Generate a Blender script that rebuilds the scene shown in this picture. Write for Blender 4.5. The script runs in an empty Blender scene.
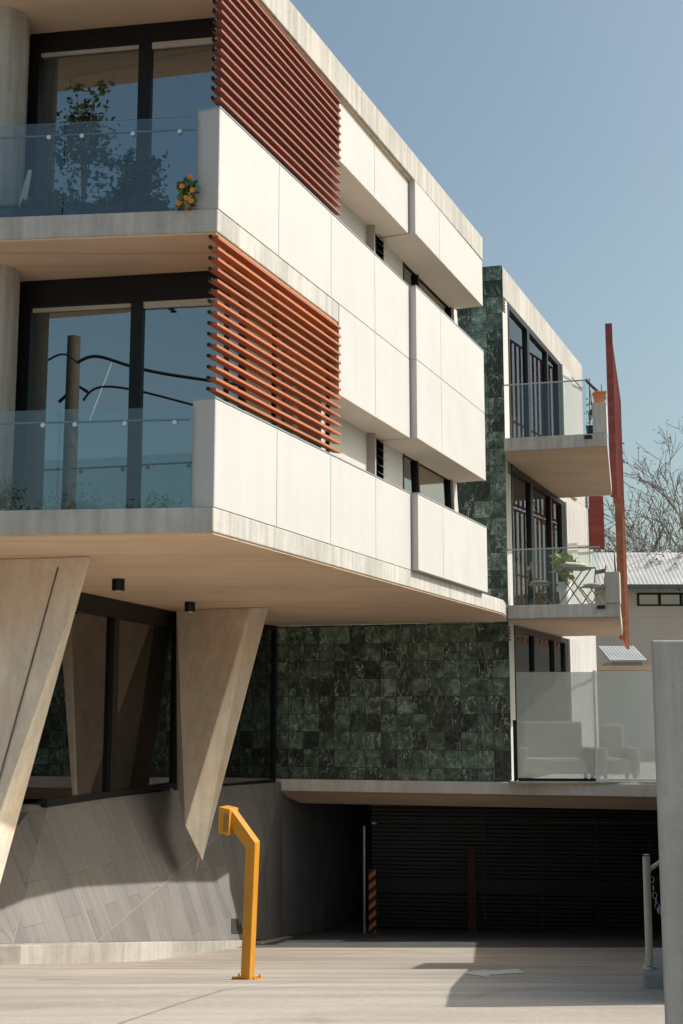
import bpy, math, random
from mathutils import Vector, Matrix
random.seed(7)
scene = bpy.context.scene
COL = scene.collection
R = math.radians

# ------------------------------------------------------------------ camera survey
FPX, CX, CY = 1300.0, 341.5, 512.0
PITCH = math.atan(202.0/1300.0)
SP, CP = math.sin(PITCH), math.cos(PITCH)
def ray(px, py):
    u = (px-CX)/FPX; v = (CY-py)/FPX
    return Vector((u, CP-v*SP, SP+v*CP))
def aty(px, py, Y):
    d = ray(px, py); return d*(Y/d.y)
def atz(px, py, z):
    d = ray(px, py); return d*(z/d.z)

class Frame:
    """vertical working plane: local x runs right seen from outside, local y goes into the building"""
    def __init__(s, ox, oy, dx, dy, oz=0.0):
        n = math.hypot(dx, dy); s.dx, s.dy = dx/n, dy/n
        s.o = Vector((ox, oy, oz))
        s.M = Matrix.Translation(s.o) @ Matrix.Rotation(math.atan2(s.dy, s.dx), 4, 'Z')
        s.nx, s.ny = -s.dy, s.dx
    def hit(s, px, py, y=0.0):
        d = ray(px, py)
        k = (s.o.x*s.nx+s.o.y*s.ny+y)/(d.x*s.nx+d.y*s.ny)
        p = d*k-s.o
        return (p.x*s.dx+p.y*s.dy, p.z)
    def s_(s, px, py, y=0.0): return s.hit(px, py, y)[0]
    def z_(s, px, py, y=0.0): return s.hit(px, py, y)[1]
    def world(s, x, y, z): return s.M @ Vector((x, y, z))
    def loc(s, v): return s.M.inverted() @ Vector(v)
ID = Frame(0, 0, 1, 0)

# ------------------------------------------------------------------ mesh helpers
WM = {}
class MB:
    def __init__(s): s.v = []; s.f = []; s.smooth = []; s.uv = {}
    def add(s, vs, fs, smooth=False):
        n = len(s.v); s.v += [tuple(p) for p in vs]
        for f in fs: s.f.append(tuple(i+n for i in f)); s.smooth.append(smooth)
        return s
    def box(s, x0, x1, y0, y1, z0, z1):
        if x0 > x1: x0, x1 = x1, x0
        if y0 > y1: y0, y1 = y1, y0
        if z0 > z1: z0, z1 = z1, z0
        return s.add([(x0,y0,z0),(x1,y0,z0),(x1,y1,z0),(x0,y1,z0),(x0,y0,z1),(x1,y0,z1),(x1,y1,z1),(x0,y1,z1)],
              [(0,3,2,1),(4,5,6,7),(0,1,5,4),(1,2,6,5),(2,3,7,6),(3,0,4,7)])
    def hexa(s, lo, hi):
        """lo, hi: four corners counter-clockwise seen from above"""
        n = len(lo)
        fs = [tuple(range(n-1, -1, -1)), tuple(range(n, 2*n))]
        for i in range(n): j = (i+1) % n; fs.append((i, j, n+j, n+i))
        return s.add(list(lo)+list(hi), fs)
    def prism(s, poly, z0, z1):
        return s.hexa([(x,y,z0) for x,y in poly], [(x,y,z1) for x,y in poly])
    def sideprism(s, poly, y0, y1):
        """poly in x,z (counter-clockwise seen from -y)"""
        n = len(poly)
        vs = [(x,y0,z) for x,z in poly]+[(x,y1,z) for x,z in poly]
        fs = [tuple(range(n)), tuple(range(2*n-1, n-1, -1))]
        for i in range(n): j = (i+1) % n; fs.append((j, i, n+i, n+j))
        return s.add(vs, fs)
    def tube(s, pts, r, seg=8, r1=None, caps=True):
        pts = [Vector(p) for p in pts]; m = len(pts); rings = []
        if r1 is None: r1 = r
        for i, p in enumerate(pts):
            t = (pts[min(i+1, m-1)]-pts[max(i-1, 0)])
            if t.length < 1e-9: t = Vector((0,0,1))
            t.normalize()
            a = t.cross(Vector((0,0,1)))
            if a.length < 1e-3: a = t.cross(Vector((1,0,0)))
            a.normalize(); b = t.cross(a)
            rr = r+(r1-r)*i/max(1, m-1)
            rings.append([p+a*(rr*math.cos(2*math.pi*k/seg))+b*(rr*math.sin(2*math.pi*k/seg)) for k in range(seg)])
        vs = [q for rg in rings for q in rg]; fs = []
        for i in range(m-1):
            for k in range(seg):
                l = (k+1) % seg
                fs.append((i*seg+k, i*seg+l, (i+1)*seg+l, (i+1)*seg+k))
        s.add(vs, fs, True)
        if caps: s.add(rings[0], [tuple(range(seg))]); s.add(rings[-1], [tuple(range(seg-1, -1, -1))])
        return s
    def lathe(s, prof, cx=0, cy=0, seg=20):
        vs = []; fs = []; m = len(prof)
        for r, z in prof:
            for k in range(seg):
                a = 2*math.pi*k/seg; vs.append((cx+r*math.cos(a), cy+r*math.sin(a), z))
        for i in range(m-1):
            for k in range(seg):
                l = (k+1) % seg; fs.append((i*seg+k, i*seg+l, (i+1)*seg+l, (i+1)*seg+k))
        s.add(vs, fs, True)
        s.add(vs[:seg], [tuple(range(seg-1, -1, -1))]); s.add(vs[-seg:], [tuple(range(seg))])
        return s
    def blob(s, c, rx, ry, rz, seg=12, rings=8, jit=0.0, rnd=random):
        vs = []; fs = []
        for i in range(rings+1):
            th = math.pi*i/rings
            for k in range(seg):
                a = 2*math.pi*k/seg; j = 1+rnd.uniform(-jit, jit)
                vs.append((c[0]+rx*j*math.sin(th)*math.cos(a), c[1]+ry*j*math.sin(th)*math.sin(a), c[2]+rz*j*math.cos(th)))
        for i in range(rings):
            for k in range(seg):
                l = (k+1) % seg; fs.append((i*seg+k, (i+1)*seg+k, (i+1)*seg+l, i*seg+l))
        return s.add(vs, fs, True)
    def leaves(s, c, rad, n, size, rnd=random, shell=0.3, flat=0.6):
        for _ in range(n):
            d = Vector((rnd.gauss(0,1), rnd.gauss(0,1), rnd.gauss(0,1))).normalized()
            k = shell+(1-shell)*rnd.random()
            p = Vector((c[0]+d.x*rad[0]*k, c[1]+d.y*rad[1]*k, c[2]+d.z*rad[2]*k))
            a = Vector((rnd.gauss(0,1), rnd.gauss(0,1), rnd.gauss(0,.6))).normalized()
            b = a.cross(Vector((rnd.gauss(0,1), rnd.gauss(0,1), rnd.gauss(0,1)))).normalized()
            L = size*rnd.uniform(.6, 1.3)
            n_ = a.cross(b)
            s.add([p, p+a*L*.5+b*L*flat*.5, p+a*L+n_*L*.12, p+a*L*.5-b*L*flat*.5], [(0,1,2,3)])
        return s
    def build(s, name, mat, parent=None, M=None, bevel=0.0, uv=None):
        me = bpy.data.meshes.new(name); me.from_pydata(s.v, [], s.f)
        for p, sm in zip(me.polygons, s.smooth): p.use_smooth = sm
        if uv:
            l = me.uv_layers.new(name='UVMap')
            for p in me.polygons:
                for li in p.loop_indices:
                    l.data[li].uv = uv(Vector(me.vertices[me.loops[li].vertex_index].co), p)
        me.materials.append(mat); me.update()
        o = bpy.data.objects.new(name, me); COL.objects.link(o)
        M = M.copy() if M is not None else Matrix.Identity(4)
        WM[o.name] = M
        if parent is not None:
            o.parent = parent; o.matrix_basis = WM[parent.name].inverted() @ M
        else: o.matrix_basis = M
        if bevel:
            b = o.modifiers.new('soft_edges', 'BEVEL'); b.width = bevel; b.segments = 2; b.limit_method = 'ANGLE'; b.angle_limit = R(40)
        return o
def empty(name, M=None):
    o = bpy.data.objects.new(name, None); COL.objects.link(o); o.empty_display_size = .2
    M = M if M is not None else Matrix.Identity(4)
    o.matrix_basis = M; WM[o.name] = M.copy(); return o
def tag(o, label, cat, group=None):
    o['label'] = label; o['category'] = cat
    if group: o['group'] = group
    return o
def struct(o): o['kind'] = 'structure'; return o
T = Matrix.Translation

# ------------------------------------------------------------------ materials
class NT:
    def __init__(s, name):
        s.m = bpy.data.materials.new(name); s.m.use_nodes = True
        s.t = s.m.node_tree; s.t.nodes.clear()
        s.out = s.t.nodes.new('ShaderNodeOutputMaterial')
    def n(s, typ, **kw):
        nd = s.t.nodes.new(typ)
        for k, v in kw.items():
            if k.startswith('i_'):
                key = k[2:]; key = int(key) if key.isdigit() else key.replace('_', ' ')
                nd.inputs[key].default_value = v
            else: setattr(nd, k, v)
        return nd
    def l(s, a, b): s.t.links.new(a, b)
    def surf(s, sh): s.l(sh, s.out.inputs['Surface'])
    def co(s, kind='Object'): return s.n('ShaderNodeTexCoord').outputs[kind]
    def scale(s, vec, sc):
        m = s.n('ShaderNodeMapping'); m.inputs['Scale'].default_value = sc; s.l(vec, m.inputs['Vector']); return m.outputs[0]
    def noise(s, vec, sc, det=4, rough=.55, dist=0.0):
        m = s.n('ShaderNodeTexNoise'); m.inputs['Scale'].default_value = sc; m.inputs['Detail'].default_value = det
        m.inputs['Roughness'].default_value = rough; m.inputs['Distortion'].default_value = dist
        if vec is not None: s.l(vec, m.inputs['Vector'])
        return m.outputs['Fac']
    def ramp(s, fac, stops):
        r = s.n('ShaderNodeValToRGB'); e = r.color_ramp.elements
        while len(e) < len(stops): e.new(.5)
        for i, (p, c) in enumerate(stops):
            e[i].position = p; e[i].color = (c, c, c, 1) if not hasattr(c, '__len__') else (c[0], c[1], c[2], 1)
        s.l(fac, r.inputs[0]); return r.outputs[0]
    def mix(s, fac, a, b, mode='MIX'):
        m = s.n('ShaderNodeMix', data_type='RGBA', blend_type=mode)
        for i, val in ((0, fac), (6, a), (7, b)):
            sock = m.inputs[i]
            if hasattr(val, 'links'): s.l(val, sock)
            elif hasattr(val, '__len__'): sock.default_value = (val[0], val[1], val[2], 1)
            else: sock.default_value = val if i == 0 else (val, val, val, 1)
        return m.outputs[2]
    def math(s, op, a, b=0.0, c=None):
        m = s.n('ShaderNodeMath', operation=op)
        for i, val in enumerate((a, b) if c is None else (a, b, c)):
            if hasattr(val, 'links'): s.l(val, m.inputs[i])
            else: m.inputs[i].default_value = val
        return m.outputs[0]
    def bump(s, h, strength=.2, dist=.01):
        b = s.n('ShaderNodeBump'); b.inputs['Strength'].default_value = strength; b.inputs['Distance'].default_value = dist
        s.l(h, b.inputs['Height']); return b.outputs[0]
    def pbr(s, col, rough=.6, metal=0.0, normal=None, spec=.5):
        p = s.n('ShaderNodeBsdfPrincipled')
        for key, val in (('Base Color', col), ('Roughness', rough), ('Metallic', metal), ('Specular IOR Level', spec)):
            if hasattr(val, 'links'): s.l(val, p.inputs[key])
            elif key == 'Base Color': p.inputs[key].default_value = (val[0], val[1], val[2], 1)
            else: p.inputs[key].default_value = val
        if normal is not None: s.l(normal, p.inputs['Normal'])
        return p.outputs[0]

def m_plain(name, col, rough=.5, metal=0.0, var=.12, sc=3.0, spec=.5, bump=0.0):
    t = NT(name); co = t.co()
    n1 = t.noise(co, sc, 5, .6)
    c = t.mix(1.0, col, t.ramp(n1, [(.3, 1-var), (.7, 1+var*.4)]), 'MULTIPLY')
    nb = t.bump(t.noise(co, sc*8, 4), bump, .01) if bump else None
    t.surf(t.pbr(c, rough, metal, nb, spec)); return t.m

def m_concrete(name, col, stain=.35, streak=.4, rough=.85, warm=None, bands=0.0):
    t = NT(name); co = t.co()
    big = t.ramp(t.noise(co, .7, 6, .62), [(.3, 1-stain), (.62, 1.05)])
    fine = t.ramp(t.noise(co, 14, 6, .7), [(.25, .88), (.75, 1.06)])
    st = t.ramp(t.noise(t.scale(co, (5.5, 5.5, .35)), 1.4, 5, .6), [(.38, 1-streak), (.6, 1.03)])
    c = t.mix(1.0, col, big, 'MULTIPLY'); c = t.mix(1.0, c, fine, 'MULTIPLY'); c = t.mix(1.0, c, st, 'MULTIPLY')
    if warm: c = t.mix(t.ramp(t.noise(co, 1.1, 5, .6), [(.45, 0), (.72, .8)]), c, warm)
    pits = t.ramp(t.noise(co, 60, 2, .5), [(.68, 1), (.76, .75)])
    c = t.mix(1.0, c, pits, 'MULTIPLY')
    nb = t.bump(t.noise(co, 30, 6, .7), .25, .006)
    t.surf(t.pbr(c, rough, 0, nb, .3)); return t.m

def m_soffit(name, col):
    """board marked painted concrete ceiling with faint long plywood grain"""
    t = NT(name); co = t.co()
    g = t.noise(t.scale(co, (.25, 1.6, 1)), 2.2, 6, .6, 1.2)
    c = t.mix(1.0, col, t.ramp(g, [(.32, .92), (.66, 1.03)]), 'MULTIPLY')
    c = t.mix(1.0, c, t.ramp(t.noise(co, .5, 3), [(.3, .86), (.7, 1.05)]), 'MULTIPLY')
    w = t.n('ShaderNodeTexWave', wave_type='BANDS', bands_direction='Y'); w.inputs['Scale'].default_value = .26; w.inputs['Distortion'].default_value = .15
    t.l(co, w.inputs['Vector'])
    c = t.mix(1.0, c, t.ramp(w.outputs['Fac'], [(0.0, .8), (.012, 1)]), 'MULTIPLY')
    t.surf(t.pbr(c, .8, 0, t.bump(g, .1, .01), .3)); return t.m

def m_marble(name):
    t = NT(name); co = t.co()
    sep = t.n('ShaderNodeSeparateXYZ'); t.l(co, sep.inputs[0])
    u = t.math('DIVIDE', sep.outputs[0], .318); v = t.math('DIVIDE', sep.outputs[2], .345)
    cu = t.math('FLOOR', u); cv = t.math('FLOOR', v)
    cell = t.n('ShaderNodeCombineXYZ'); t.l(cu, cell.inputs[0]); t.l(cv, cell.inputs[1])
    wn = t.n('ShaderNodeTexWhiteNoise', noise_dimensions='3D'); t.l(cell.outputs[0], wn.inputs['Vector'])
    off = t.n('ShaderNodeVectorMath', operation='SCALE'); t.l(wn.outputs['Color'], off.inputs[0]); off.inputs['Scale'].default_value = 37
    p = t.n('ShaderNodeVectorMath', operation='ADD'); t.l(co, p.inputs[0]); t.l(off.outputs[0], p.inputs[1])
    P = p.outputs[0]
    n1 = t.noise(P, 3.6, 9, .74, .8)
    base = t.ramp(n1, [(.30, (.010, .018, .014)), (.45, (.036, .058, .045)), (.57, (.095, .14, .108)), (.72, (.26, .33, .27))])
    tile = t.ramp(wn.outputs['Value'], [(0, .40), (.22, .6), (.35, 1.2), (.8, 1.6), (1, 2.3)])
    c = t.mix(1.0, base, tile, 'MULTIPLY')
    mp = t.n('ShaderNodeMapping'); t.l(P, mp.inputs[0]); mp.inputs['Rotation'].default_value = (0, R(32), 0); mp.inputs['Scale'].default_value = (1, 1, .38)
    V = mp.outputs[0]
    nv = t.noise(V, 6.5, 4, .6, .5)
    vein = t.ramp(t.math('ABSOLUTE', t.math('SUBTRACT', nv, .5)), [(0, 1), (.007, .7), (.018, 0)])
    vm = t.ramp(t.noise(P, 2.1, 3, .5), [(.42, 0), (.56, .9)])
    c = t.mix(t.math('MULTIPLY', vein, vm), c, (.60, .68, .60))
    nv2 = t.noise(V, 14, 5, .65, .4)
    vein2 = t.ramp(t.math('ABSOLUTE', t.math('SUBTRACT', nv2, .5)), [(0, .55), (.016, 0)])
    c = t.mix(vein2, c, (.20, .28, .23))
    fu = t.math('FRACT', u); fv = t.math('FRACT', v)
    e = t.math('MINIMUM', t.math('MINIMUM', fu, t.math('SUBTRACT', 1, fu)), t.math('MINIMUM', fv, t.math('SUBTRACT', 1, fv)))
    g = t.ramp(e, [(0, 0), (.010, 0), (.016, 1)])
    c = t.mix(g, (.012, .014, .012), c)
    t.surf(t.pbr(c, .34, 0, t.bump(g, .25, .004), .35)); return t.m

def m_walltile(name):
    t = NT(name); uv = t.co('UV')
    b = t.n('ShaderNodeTexBrick'); b.offset = .37
    b.inputs['Scale'].default_value = 1; b.inputs['Brick Width'].default_value = 1.3; b.inputs['Row Height'].default_value = .42
    b.inputs['Mortar Size'].default_value = .004; b.inputs['Color1'].default_value = (.165, .155, .148, 1); b.inputs['Color2'].default_value = (.215, .20, .19, 1)
    b.inputs['Mortar'].default_value = (.11, .105, .10, 1); b.inputs['Bias'].default_value = 0
    m = t.n('ShaderNodeMapping'); m.inputs['Rotation'].default_value = (0, 0, R(90)); t.l(uv, m.inputs[0]); t.l(m.outputs[0], b.inputs['Vector'])
    st = t.noise(t.scale(uv, (9, .8, 1)), 1.3, 6, .65, .5)
    c = t.mix(1.0, b.outputs['Color'], t.ramp(st, [(.3, .84), (.7, 1.12)]), 'MULTIPLY')
    c = t.mix(1.0, c, t.ramp(t.noise(uv, .6, 4), [(.3, .85), (.7, 1.1)]), 'MULTIPLY')
    t.surf(t.pbr(c, .6, 0, t.bump(b.outputs['Fac'], -.2, .003), .35)); return t.m

def m_ground(name):
    t = NT(name); co = t.co()
    big = t.noise(t.scale(co, (.14, .9, 1)), 1.0, 6, .6, .4)
    c = t.ramp(big, [(.28, (.36, .31, .265)), (.5, (.45, .395, .345)), (.72, (.52, .465, .405))])
    ty = t.ramp(t.noise(t.scale(co, (.10, 2.4, 1)), 1.2, 5, .62, .5), [(.40, .84), (.62, 1.03)])
    c = t.mix(1.0, c, ty, 'MULTIPLY')
    fine = t.ramp(t.noise(co, 24, 6, .75), [(.25, .84), (.75, 1.1)])
    c = t.mix(1.0, c, fine, 'MULTIPLY')
    sp = t.ramp(t.noise(co, 2.3, 5, .7, 1.0), [(.62, 1), (.74, .8)])
    c = t.mix(1.0, c, sp, 'MULTIPLY')
    sep = t.n('ShaderNodeSeparateXYZ'); t.l(co, sep.inputs[0])
    bl = t.ramp(t.noise(co, .32, 5, .62, .8), [(.36, .80), (.6, 1.04)])
    c = t.mix(1.0, c, bl, 'MULTIPLY')
    w = t.n('ShaderNodeTexWave', wave_type='RINGS', rings_direction='Z'); w.inputs['Scale'].default_value = .32; w.inputs['Distortion'].default_value = 1.1; w.inputs['Detail'].default_value = 2; w.inputs['Detail Scale'].default_value = .6
    mo = t.n('ShaderNodeMapping'); t.l(co, mo.inputs[0]); mo.inputs['Location'].default_value = (6.5, -16, 0); t.l(mo.outputs[0], w.inputs['Vector'])
    ty2 = t.math('MULTIPLY', t.ramp(w.outputs['Fac'], [(.90, 0), (.97, 1)]), t.ramp(t.noise(co, 1.1, 5, .7), [(.45, 0), (.65, .22)]))
    c = t.mix(ty2, c, (.16, .145, .13))
    oil = t.ramp(t.noise(co, 3.1, 3, .5), [(.70, 0), (.76, .3)])
    c = t.mix(oil, c, (.17, .155, .14))
    # sawn control joints, running obliquely across the drive
    j = t.math('ADD', t.math('MULTIPLY', sep.outputs[0], .93), t.math('MULTIPLY', sep.outputs[1], -.36))
    f = t.math('ABSOLUTE', t.math('SUBTRACT', t.math('FRACT', t.math('DIVIDE', t.math('ADD', j, 1.25), 4.1)), .5))
    c = t.mix(1.0, c, t.ramp(f, [(0, .45), (.0022, .5), (.0035, 1)]), 'MULTIPLY')
    t.surf(t.pbr(c, .8, 0, t.bump(t.noise(co, 50, 5, .7), .3, .006), .3)); return t.m

def m_asphalt(name, col=(.05, .05, .052)):
    t = NT(name); co = t.co()
    c = t.mix(1.0, col, t.ramp(t.noise(co, .8, 6, .7), [(.3, .7), (.7, 1.3)]), 'MULTIPLY')
    t.surf(t.pbr(c, .85, 0, t.bump(t.noise(co, 80, 3), .5, .01))); return t.m

def m_glass(name, tint=(.8, .9, .93), refl=.12, rough=0.0, fres=1.5, gcol=(1, 1, 1)):
    t = NT(name)
    tr = t.n('ShaderNodeBsdfTransparent'); tr.inputs[0].default_value = (*tint, 1)
    gl = t.n('ShaderNodeBsdfGlossy'); gl.inputs['Roughness'].default_value = rough; gl.inputs['Color'].default_value = (*gcol, 1)
    fr = t.n('ShaderNodeFresnel'); fr.inputs['IOR'].default_value = fres
    f = t.math('MINIMUM', t.math('ADD', fr.outputs[0], refl), 1.0)
    mx = t.n('ShaderNodeMixShader'); t.l(f, mx.inputs[0]); t.l(tr.outputs[0], mx.inputs[1]); t.l(gl.outputs[0], mx.inputs[2])
    t.surf(mx.outputs[0]); return t.m

def m_frosted(name):
    t = NT(name); co = t.co()
    tr = t.n('ShaderNodeBsdfTransparent'); tr.inputs[0].default_value = (.86, .9, .9, 1)
    di = t.n('ShaderNodeBsdfDiffuse'); di.inputs[0].default_value = (.62, .63, .61, 1)
    tl = t.n('ShaderNodeBsdfTranslucent'); tl.inputs[0].default_value = (.62, .63, .61, 1)
    a = t.n('ShaderNodeMixShader'); a.inputs[0].default_value = .45; t.l(di.outputs[0], a.inputs[1]); t.l(tl.outputs[0], a.inputs[2])
    sep = t.n('ShaderNodeSeparateXYZ'); t.l(co, sep.inputs[0])
    st = t.math('FRACT', t.math('MULTIPLY', sep.outputs[2], 38))
    fac = t.math('ADD', .42, t.math('MULTIPLY', t.math('GREATER_THAN', st, .5), .07))
    b = t.n('ShaderNodeMixShader'); t.l(fac, b.inputs[0]); t.l(tr.outputs[0], b.inputs[1]); t.l(a.outputs[0], b.inputs[2])
    gl = t.n('ShaderNodeBsdfGlossy'); gl.inputs['Roughness'].default_value = .15
    c = t.n('ShaderNodeMixShader'); c.inputs[0].default_value = .05; t.l(b.outputs[0], c.inputs[1]); t.l(gl.outputs[0], c.inputs[2])
    t.surf(c.outputs[0]); return t.m

def m_timber(name, c0, c1, rough=.5):
    t = NT(name); co = t.co()
    g = t.noise(t.scale(co, (.6, 14, 14)), 1.5, 6, .6, .6)
    sep = t.n('ShaderNodeSeparateXYZ'); t.l(co, sep.inputs[0])
    wn = t.n('ShaderNodeTexWhiteNoise', noise_dimensions='1D'); t.l(t.math('FLOOR', t.math('DIVIDE', sep.outputs[2], .1085)), wn.inputs['W'])
    c = t.mix(t.ramp(g, [(.3, 0), (.7, 1)]), c0, c1)
    c = t.mix(1.0, c, t.ramp(wn.outputs['Value'], [(0, .8), (1, 1.15)]), 'MULTIPLY')
    t.surf(t.pbr(c, rough, 0, t.bump(g, .1, .003), .3)); return t.m

def m_leaf(name, c0, c1):
    t = NT(name); g = t.n('ShaderNodeNewGeometry')
    c = t.ramp(g.outputs['Random Per Island'], [(0, c0), (1, c1)])
    t.surf(t.pbr(c, .55, 0, None, .3)); return t.m

def m_hazard(name):
    t = NT(name); co = t.co()
    sep = t.n('ShaderNodeSeparateXYZ'); t.l(co, sep.inputs[0])
    f = t.math('FRACT', t.math('DIVIDE', t.math('ADD', sep.outputs[2], t.math('MULTIPLY', sep.outputs[0], -.8)), .2))
    c = t.mix(t.math('GREATER_THAN', f, .5), (.012, .012, .012), (.75, .19, .04))
    t.surf(t.pbr(c, .5)); return t.m

def m_corr(name, col, pitch=.09, rough=.45):
    t = NT(name); co = t.co()
    sep = t.n('ShaderNodeSeparateXYZ'); t.l(co, sep.inputs[0])
    s = t.math('SINE', t.math('MULTIPLY', sep.outputs[0], 2*math.pi/pitch))
    c = t.mix(1.0, col, t.ramp(t.noise(co, .8, 5), [(.3, .8), (.7, 1.05)]), 'MULTIPLY')
    t.surf(t.pbr(c, rough, 0, t.bump(s, .8, .006))); return t.m

CONC_EDGE = m_concrete('concrete_edge', (.52, .50, .475), .2, .2)
CONC_ROOF = m_concrete('concrete_roof_edge', (.49, .465, .435), .15, .2)
CONC_COL = m_concrete('concrete_column', (.84, .74, .62), .26, .12, warm=(.66, .49, .34))
CONC_ROUND = m_concrete('concrete_round', (.52, .49, .45), .2, .25)
CONC_PIER = m_concrete('concrete_pier', (.44, .44, .43), .38, .3)
CONC_KERB = m_concrete('concrete_kerb', (.46, .43, .39), .4, .15)
CONC_BEAM = m_concrete('painted_beam', (.80, .75, .69), .12, .12)
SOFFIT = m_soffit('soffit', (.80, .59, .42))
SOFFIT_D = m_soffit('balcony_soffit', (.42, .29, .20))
def m_panel(name, col):
    t = NT(name); co = t.co()
    c = t.mix(1.0, col, t.ramp(t.noise(t.scale(co, (3.2, 3.2, .3)), 1.6, 5, .6), [(.40, .972), (.62, 1.008)]), 'MULTIPLY')
    c = t.mix(1.0, c, t.ramp(t.noise(co, .9, 4), [(.3, .955), (.7, 1.02)]), 'MULTIPLY')
    c = t.mix(t.ramp(t.noise(co, 9, 5, .7), [(.62, 0), (.8, .12)]), c, (.36, .33, .29))
    t.surf(t.pbr(c, t.ramp(t.noise(co, 2, 3), [(.3, .42), (.7, .6)]), 0, t.bump(t.noise(co, .7, 2), .08, .02), .35)); return t.m
PANEL = m_panel('white_panel', (.525, .52, .512))
REVEAL = m_plain('panel_reveal', (.56, .53, .50), .6, 0, .06, 1.2)
BOXSOF = m_plain('box_soffit', (.80, .68, .57), .6, 0, .05, 1.2)
RENDER_W = m_plain('white_render', (.52, .51, .495), .8, 0, .08, 1.5)
BODY = m_plain('dark_backing', (.10, .09, .085), .8)
BLACKM = m_plain('black_metal', (.012, .012, .014), .45, .3, .1, 3, .4)
DARKM = m_plain('dark_gasket', (.03, .03, .032), .6)
STEEL = m_plain('grey_steel', (.42, .43, .44), .35, .7, .1, 5)
BRIGHT = m_plain('stainless', (.75, .75, .75), .3, .6, .05)
TIMBER_UP = m_timber('red_brown_batten', (.22, .078, .055), (.29, .105, .075))
TIMBER_LO = m_timber('orange_batten', (.36, .12, .05), (.47, .165, .07))
RED_SCR = m_timber('red_screen', (.25, .055, .045), (.30, .07, .055))
ORG_SCR = m_timber('orange_screen', (.33, .115, .06), (.40, .15, .075))
MARBLE = m_marble('green_marble_tile')
WTILE = m_walltile('grey_stone_tile')
GROUND = m_ground('driveway_concrete')
ASPH = m_asphalt('asphalt')
EARTH = m_plain('dry_earth', (.16, .15, .11), .9, 0, .4, .5)
G_WIN = m_glass('window_glass', (.42, .42, .40), .44, 0, 1.45, (.64, .71, .73))
G_DARK = m_glass('dark_shop_glass', (.55, .55, .52), .16, 0, 1.5)
G_STRIP = m_glass('bronze_glass', (.35, .3, .26), .35, 0, 1.45, (.85, .78, .7))
G_BAL = m_glass('balustrade_glass', (.84, .89, .90), .045, 0, 1.4, (.88, .95, .98))
G_WING = m_glass('wing_glass', (.86, .9, .92), .06, 0, 1.2, (.85, .93, 1))
G_CLEAR = m_glass('clear_balustrade', (.90, .94, .93), .02, 0, 1.3)
FROST = m_frosted('frosted_glass')
def m_worn(name, col, under):
    t = NT(name); co = t.co()
    c = t.mix(1.0, col, t.ramp(t.noise(t.scale(co, (6, 6, 1.2)), 2, 5, .6), [(.35, .84), (.65, 1.03)]), 'MULTIPLY')
    c = t.mix(t.ramp(t.noise(co, 26, 5, .75), [(.66, 0), (.70, .8)]), c, under)
    t.surf(t.pbr(c, t.ramp(t.noise(co, 8, 4), [(.3, .35), (.7, .6)]), 0, None, .4)); return t.m
YELLOW = m_worn('yellow_paint', (.56, .24, .016), (.20, .10, .04))
YDARK = m_plain('reader_face', (.30, .14, .02), .4)
ROOMW = m_plain('room_wall', (.38, .33, .29), .9, 0, .1)
ROOMD = m_plain('room_dark', (.05, .047, .045), .9)
BLIND = m_plain('blind', (.55, .50, .44), .8)
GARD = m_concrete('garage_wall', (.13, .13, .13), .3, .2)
GATE = m_plain('gate_slat', (.022, .019, .018), .5, .2)
TERRA = m_plain('terracotta', (.62, .22, .09), .8)
WHITEP = m_plain('white_paint', (.72, .72, .70), .5)
ARROWP = m_plain('worn_road_paint', (.55, .53, .50), .85, 0, .35, 9)
BARK = m_plain('bark', (.16, .13, .11), .9, 0, .3, 6)
POLEW = m_plain('pole_timber', (.09, .072, .055), .9, 0, .3, 6)
LEAF_D = m_leaf('leaf_dark', (.03, .055, .02), (.09, .13, .04))
LEAF_M = m_leaf('leaf_mid', (.05, .09, .03), (.14, .19, .06))
LEAF_Y = m_leaf('leaf_yellow', (.20, .24, .06), (.42, .40, .12))
PETAL = m_leaf('petal', (.60, .13, .01), (.72, .32, .03))
POTB = m_plain('black_pot', (.03, .03, .033), .6)
BLUEP = m_plain('blue_pot', (.05, .13, .42), .4)
FABRIC = m_plain('pale_fabric', (.60, .60, .58), .9, 0, .1, 8)
WOODF = m_plain('chair_timber', (.18, .11, .07), .6)
GREYF = m_plain('grey_cover', (.36, .35, .33), .9, 0, .15, 3)
HAZ = m_hazard('hazard_stripes')

# ------------------------------------------------------------------ working planes
YC = 12.7
Cc = aty(213.5, 507, YC); XC = Cc.x
A = Frame(XC, YC, .394, 1.0)                 # long flank of the near block
B = Frame(XC, YC, 1.0, -.10)                 # balcony front of the near block
Wp = aty(210, 270, 13.85); W = Frame(Wp.x, 13.85, 1.0, -.17)   # recessed balcony glazing
GL = aty(275, 700, 26.4); GR = aty(510, 700, 25.1)
G = Frame(GR.x, 25.1, GR.x-GL.x, -1.3)       # green stone wall, local x=0 at its right corner
GLEN = math.hypot(GR.x-GL.x, 1.3)
S = Frame(GR.x, 25.1, .394, 1.0)             # flank of the far wing
BL = aty(503, 437, 24.3); BR = aty(607, 430, 23.8)
Q = Frame(BL.x, 24.3, BR.x-BL.x, -.5); QLEN = math.hypot(BR.x-BL.x, .5)
Z1B, Z1T, Z2B, Z2T, Z3B, Z3T = 1.763, 2.023, 4.863, 5.123, 7.88, 8.31
PAR = 1.105

def gz(Y):
    k = [(-400, -1.45), (6.6, -1.45), (7.6, -1.51), (9.2, -1.78), (14, -2.6), (19, -3.42), (22, -3.79), (26, -4.25), (28.5, -4.5), (31, -4.6), (400, -4.6)]
    for (a, za), (b, zb) in zip(k, k[1:]):
        if a <= Y <= b: return za+(zb-za)*(Y-a)/(b-a)
    return -4.6

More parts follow.
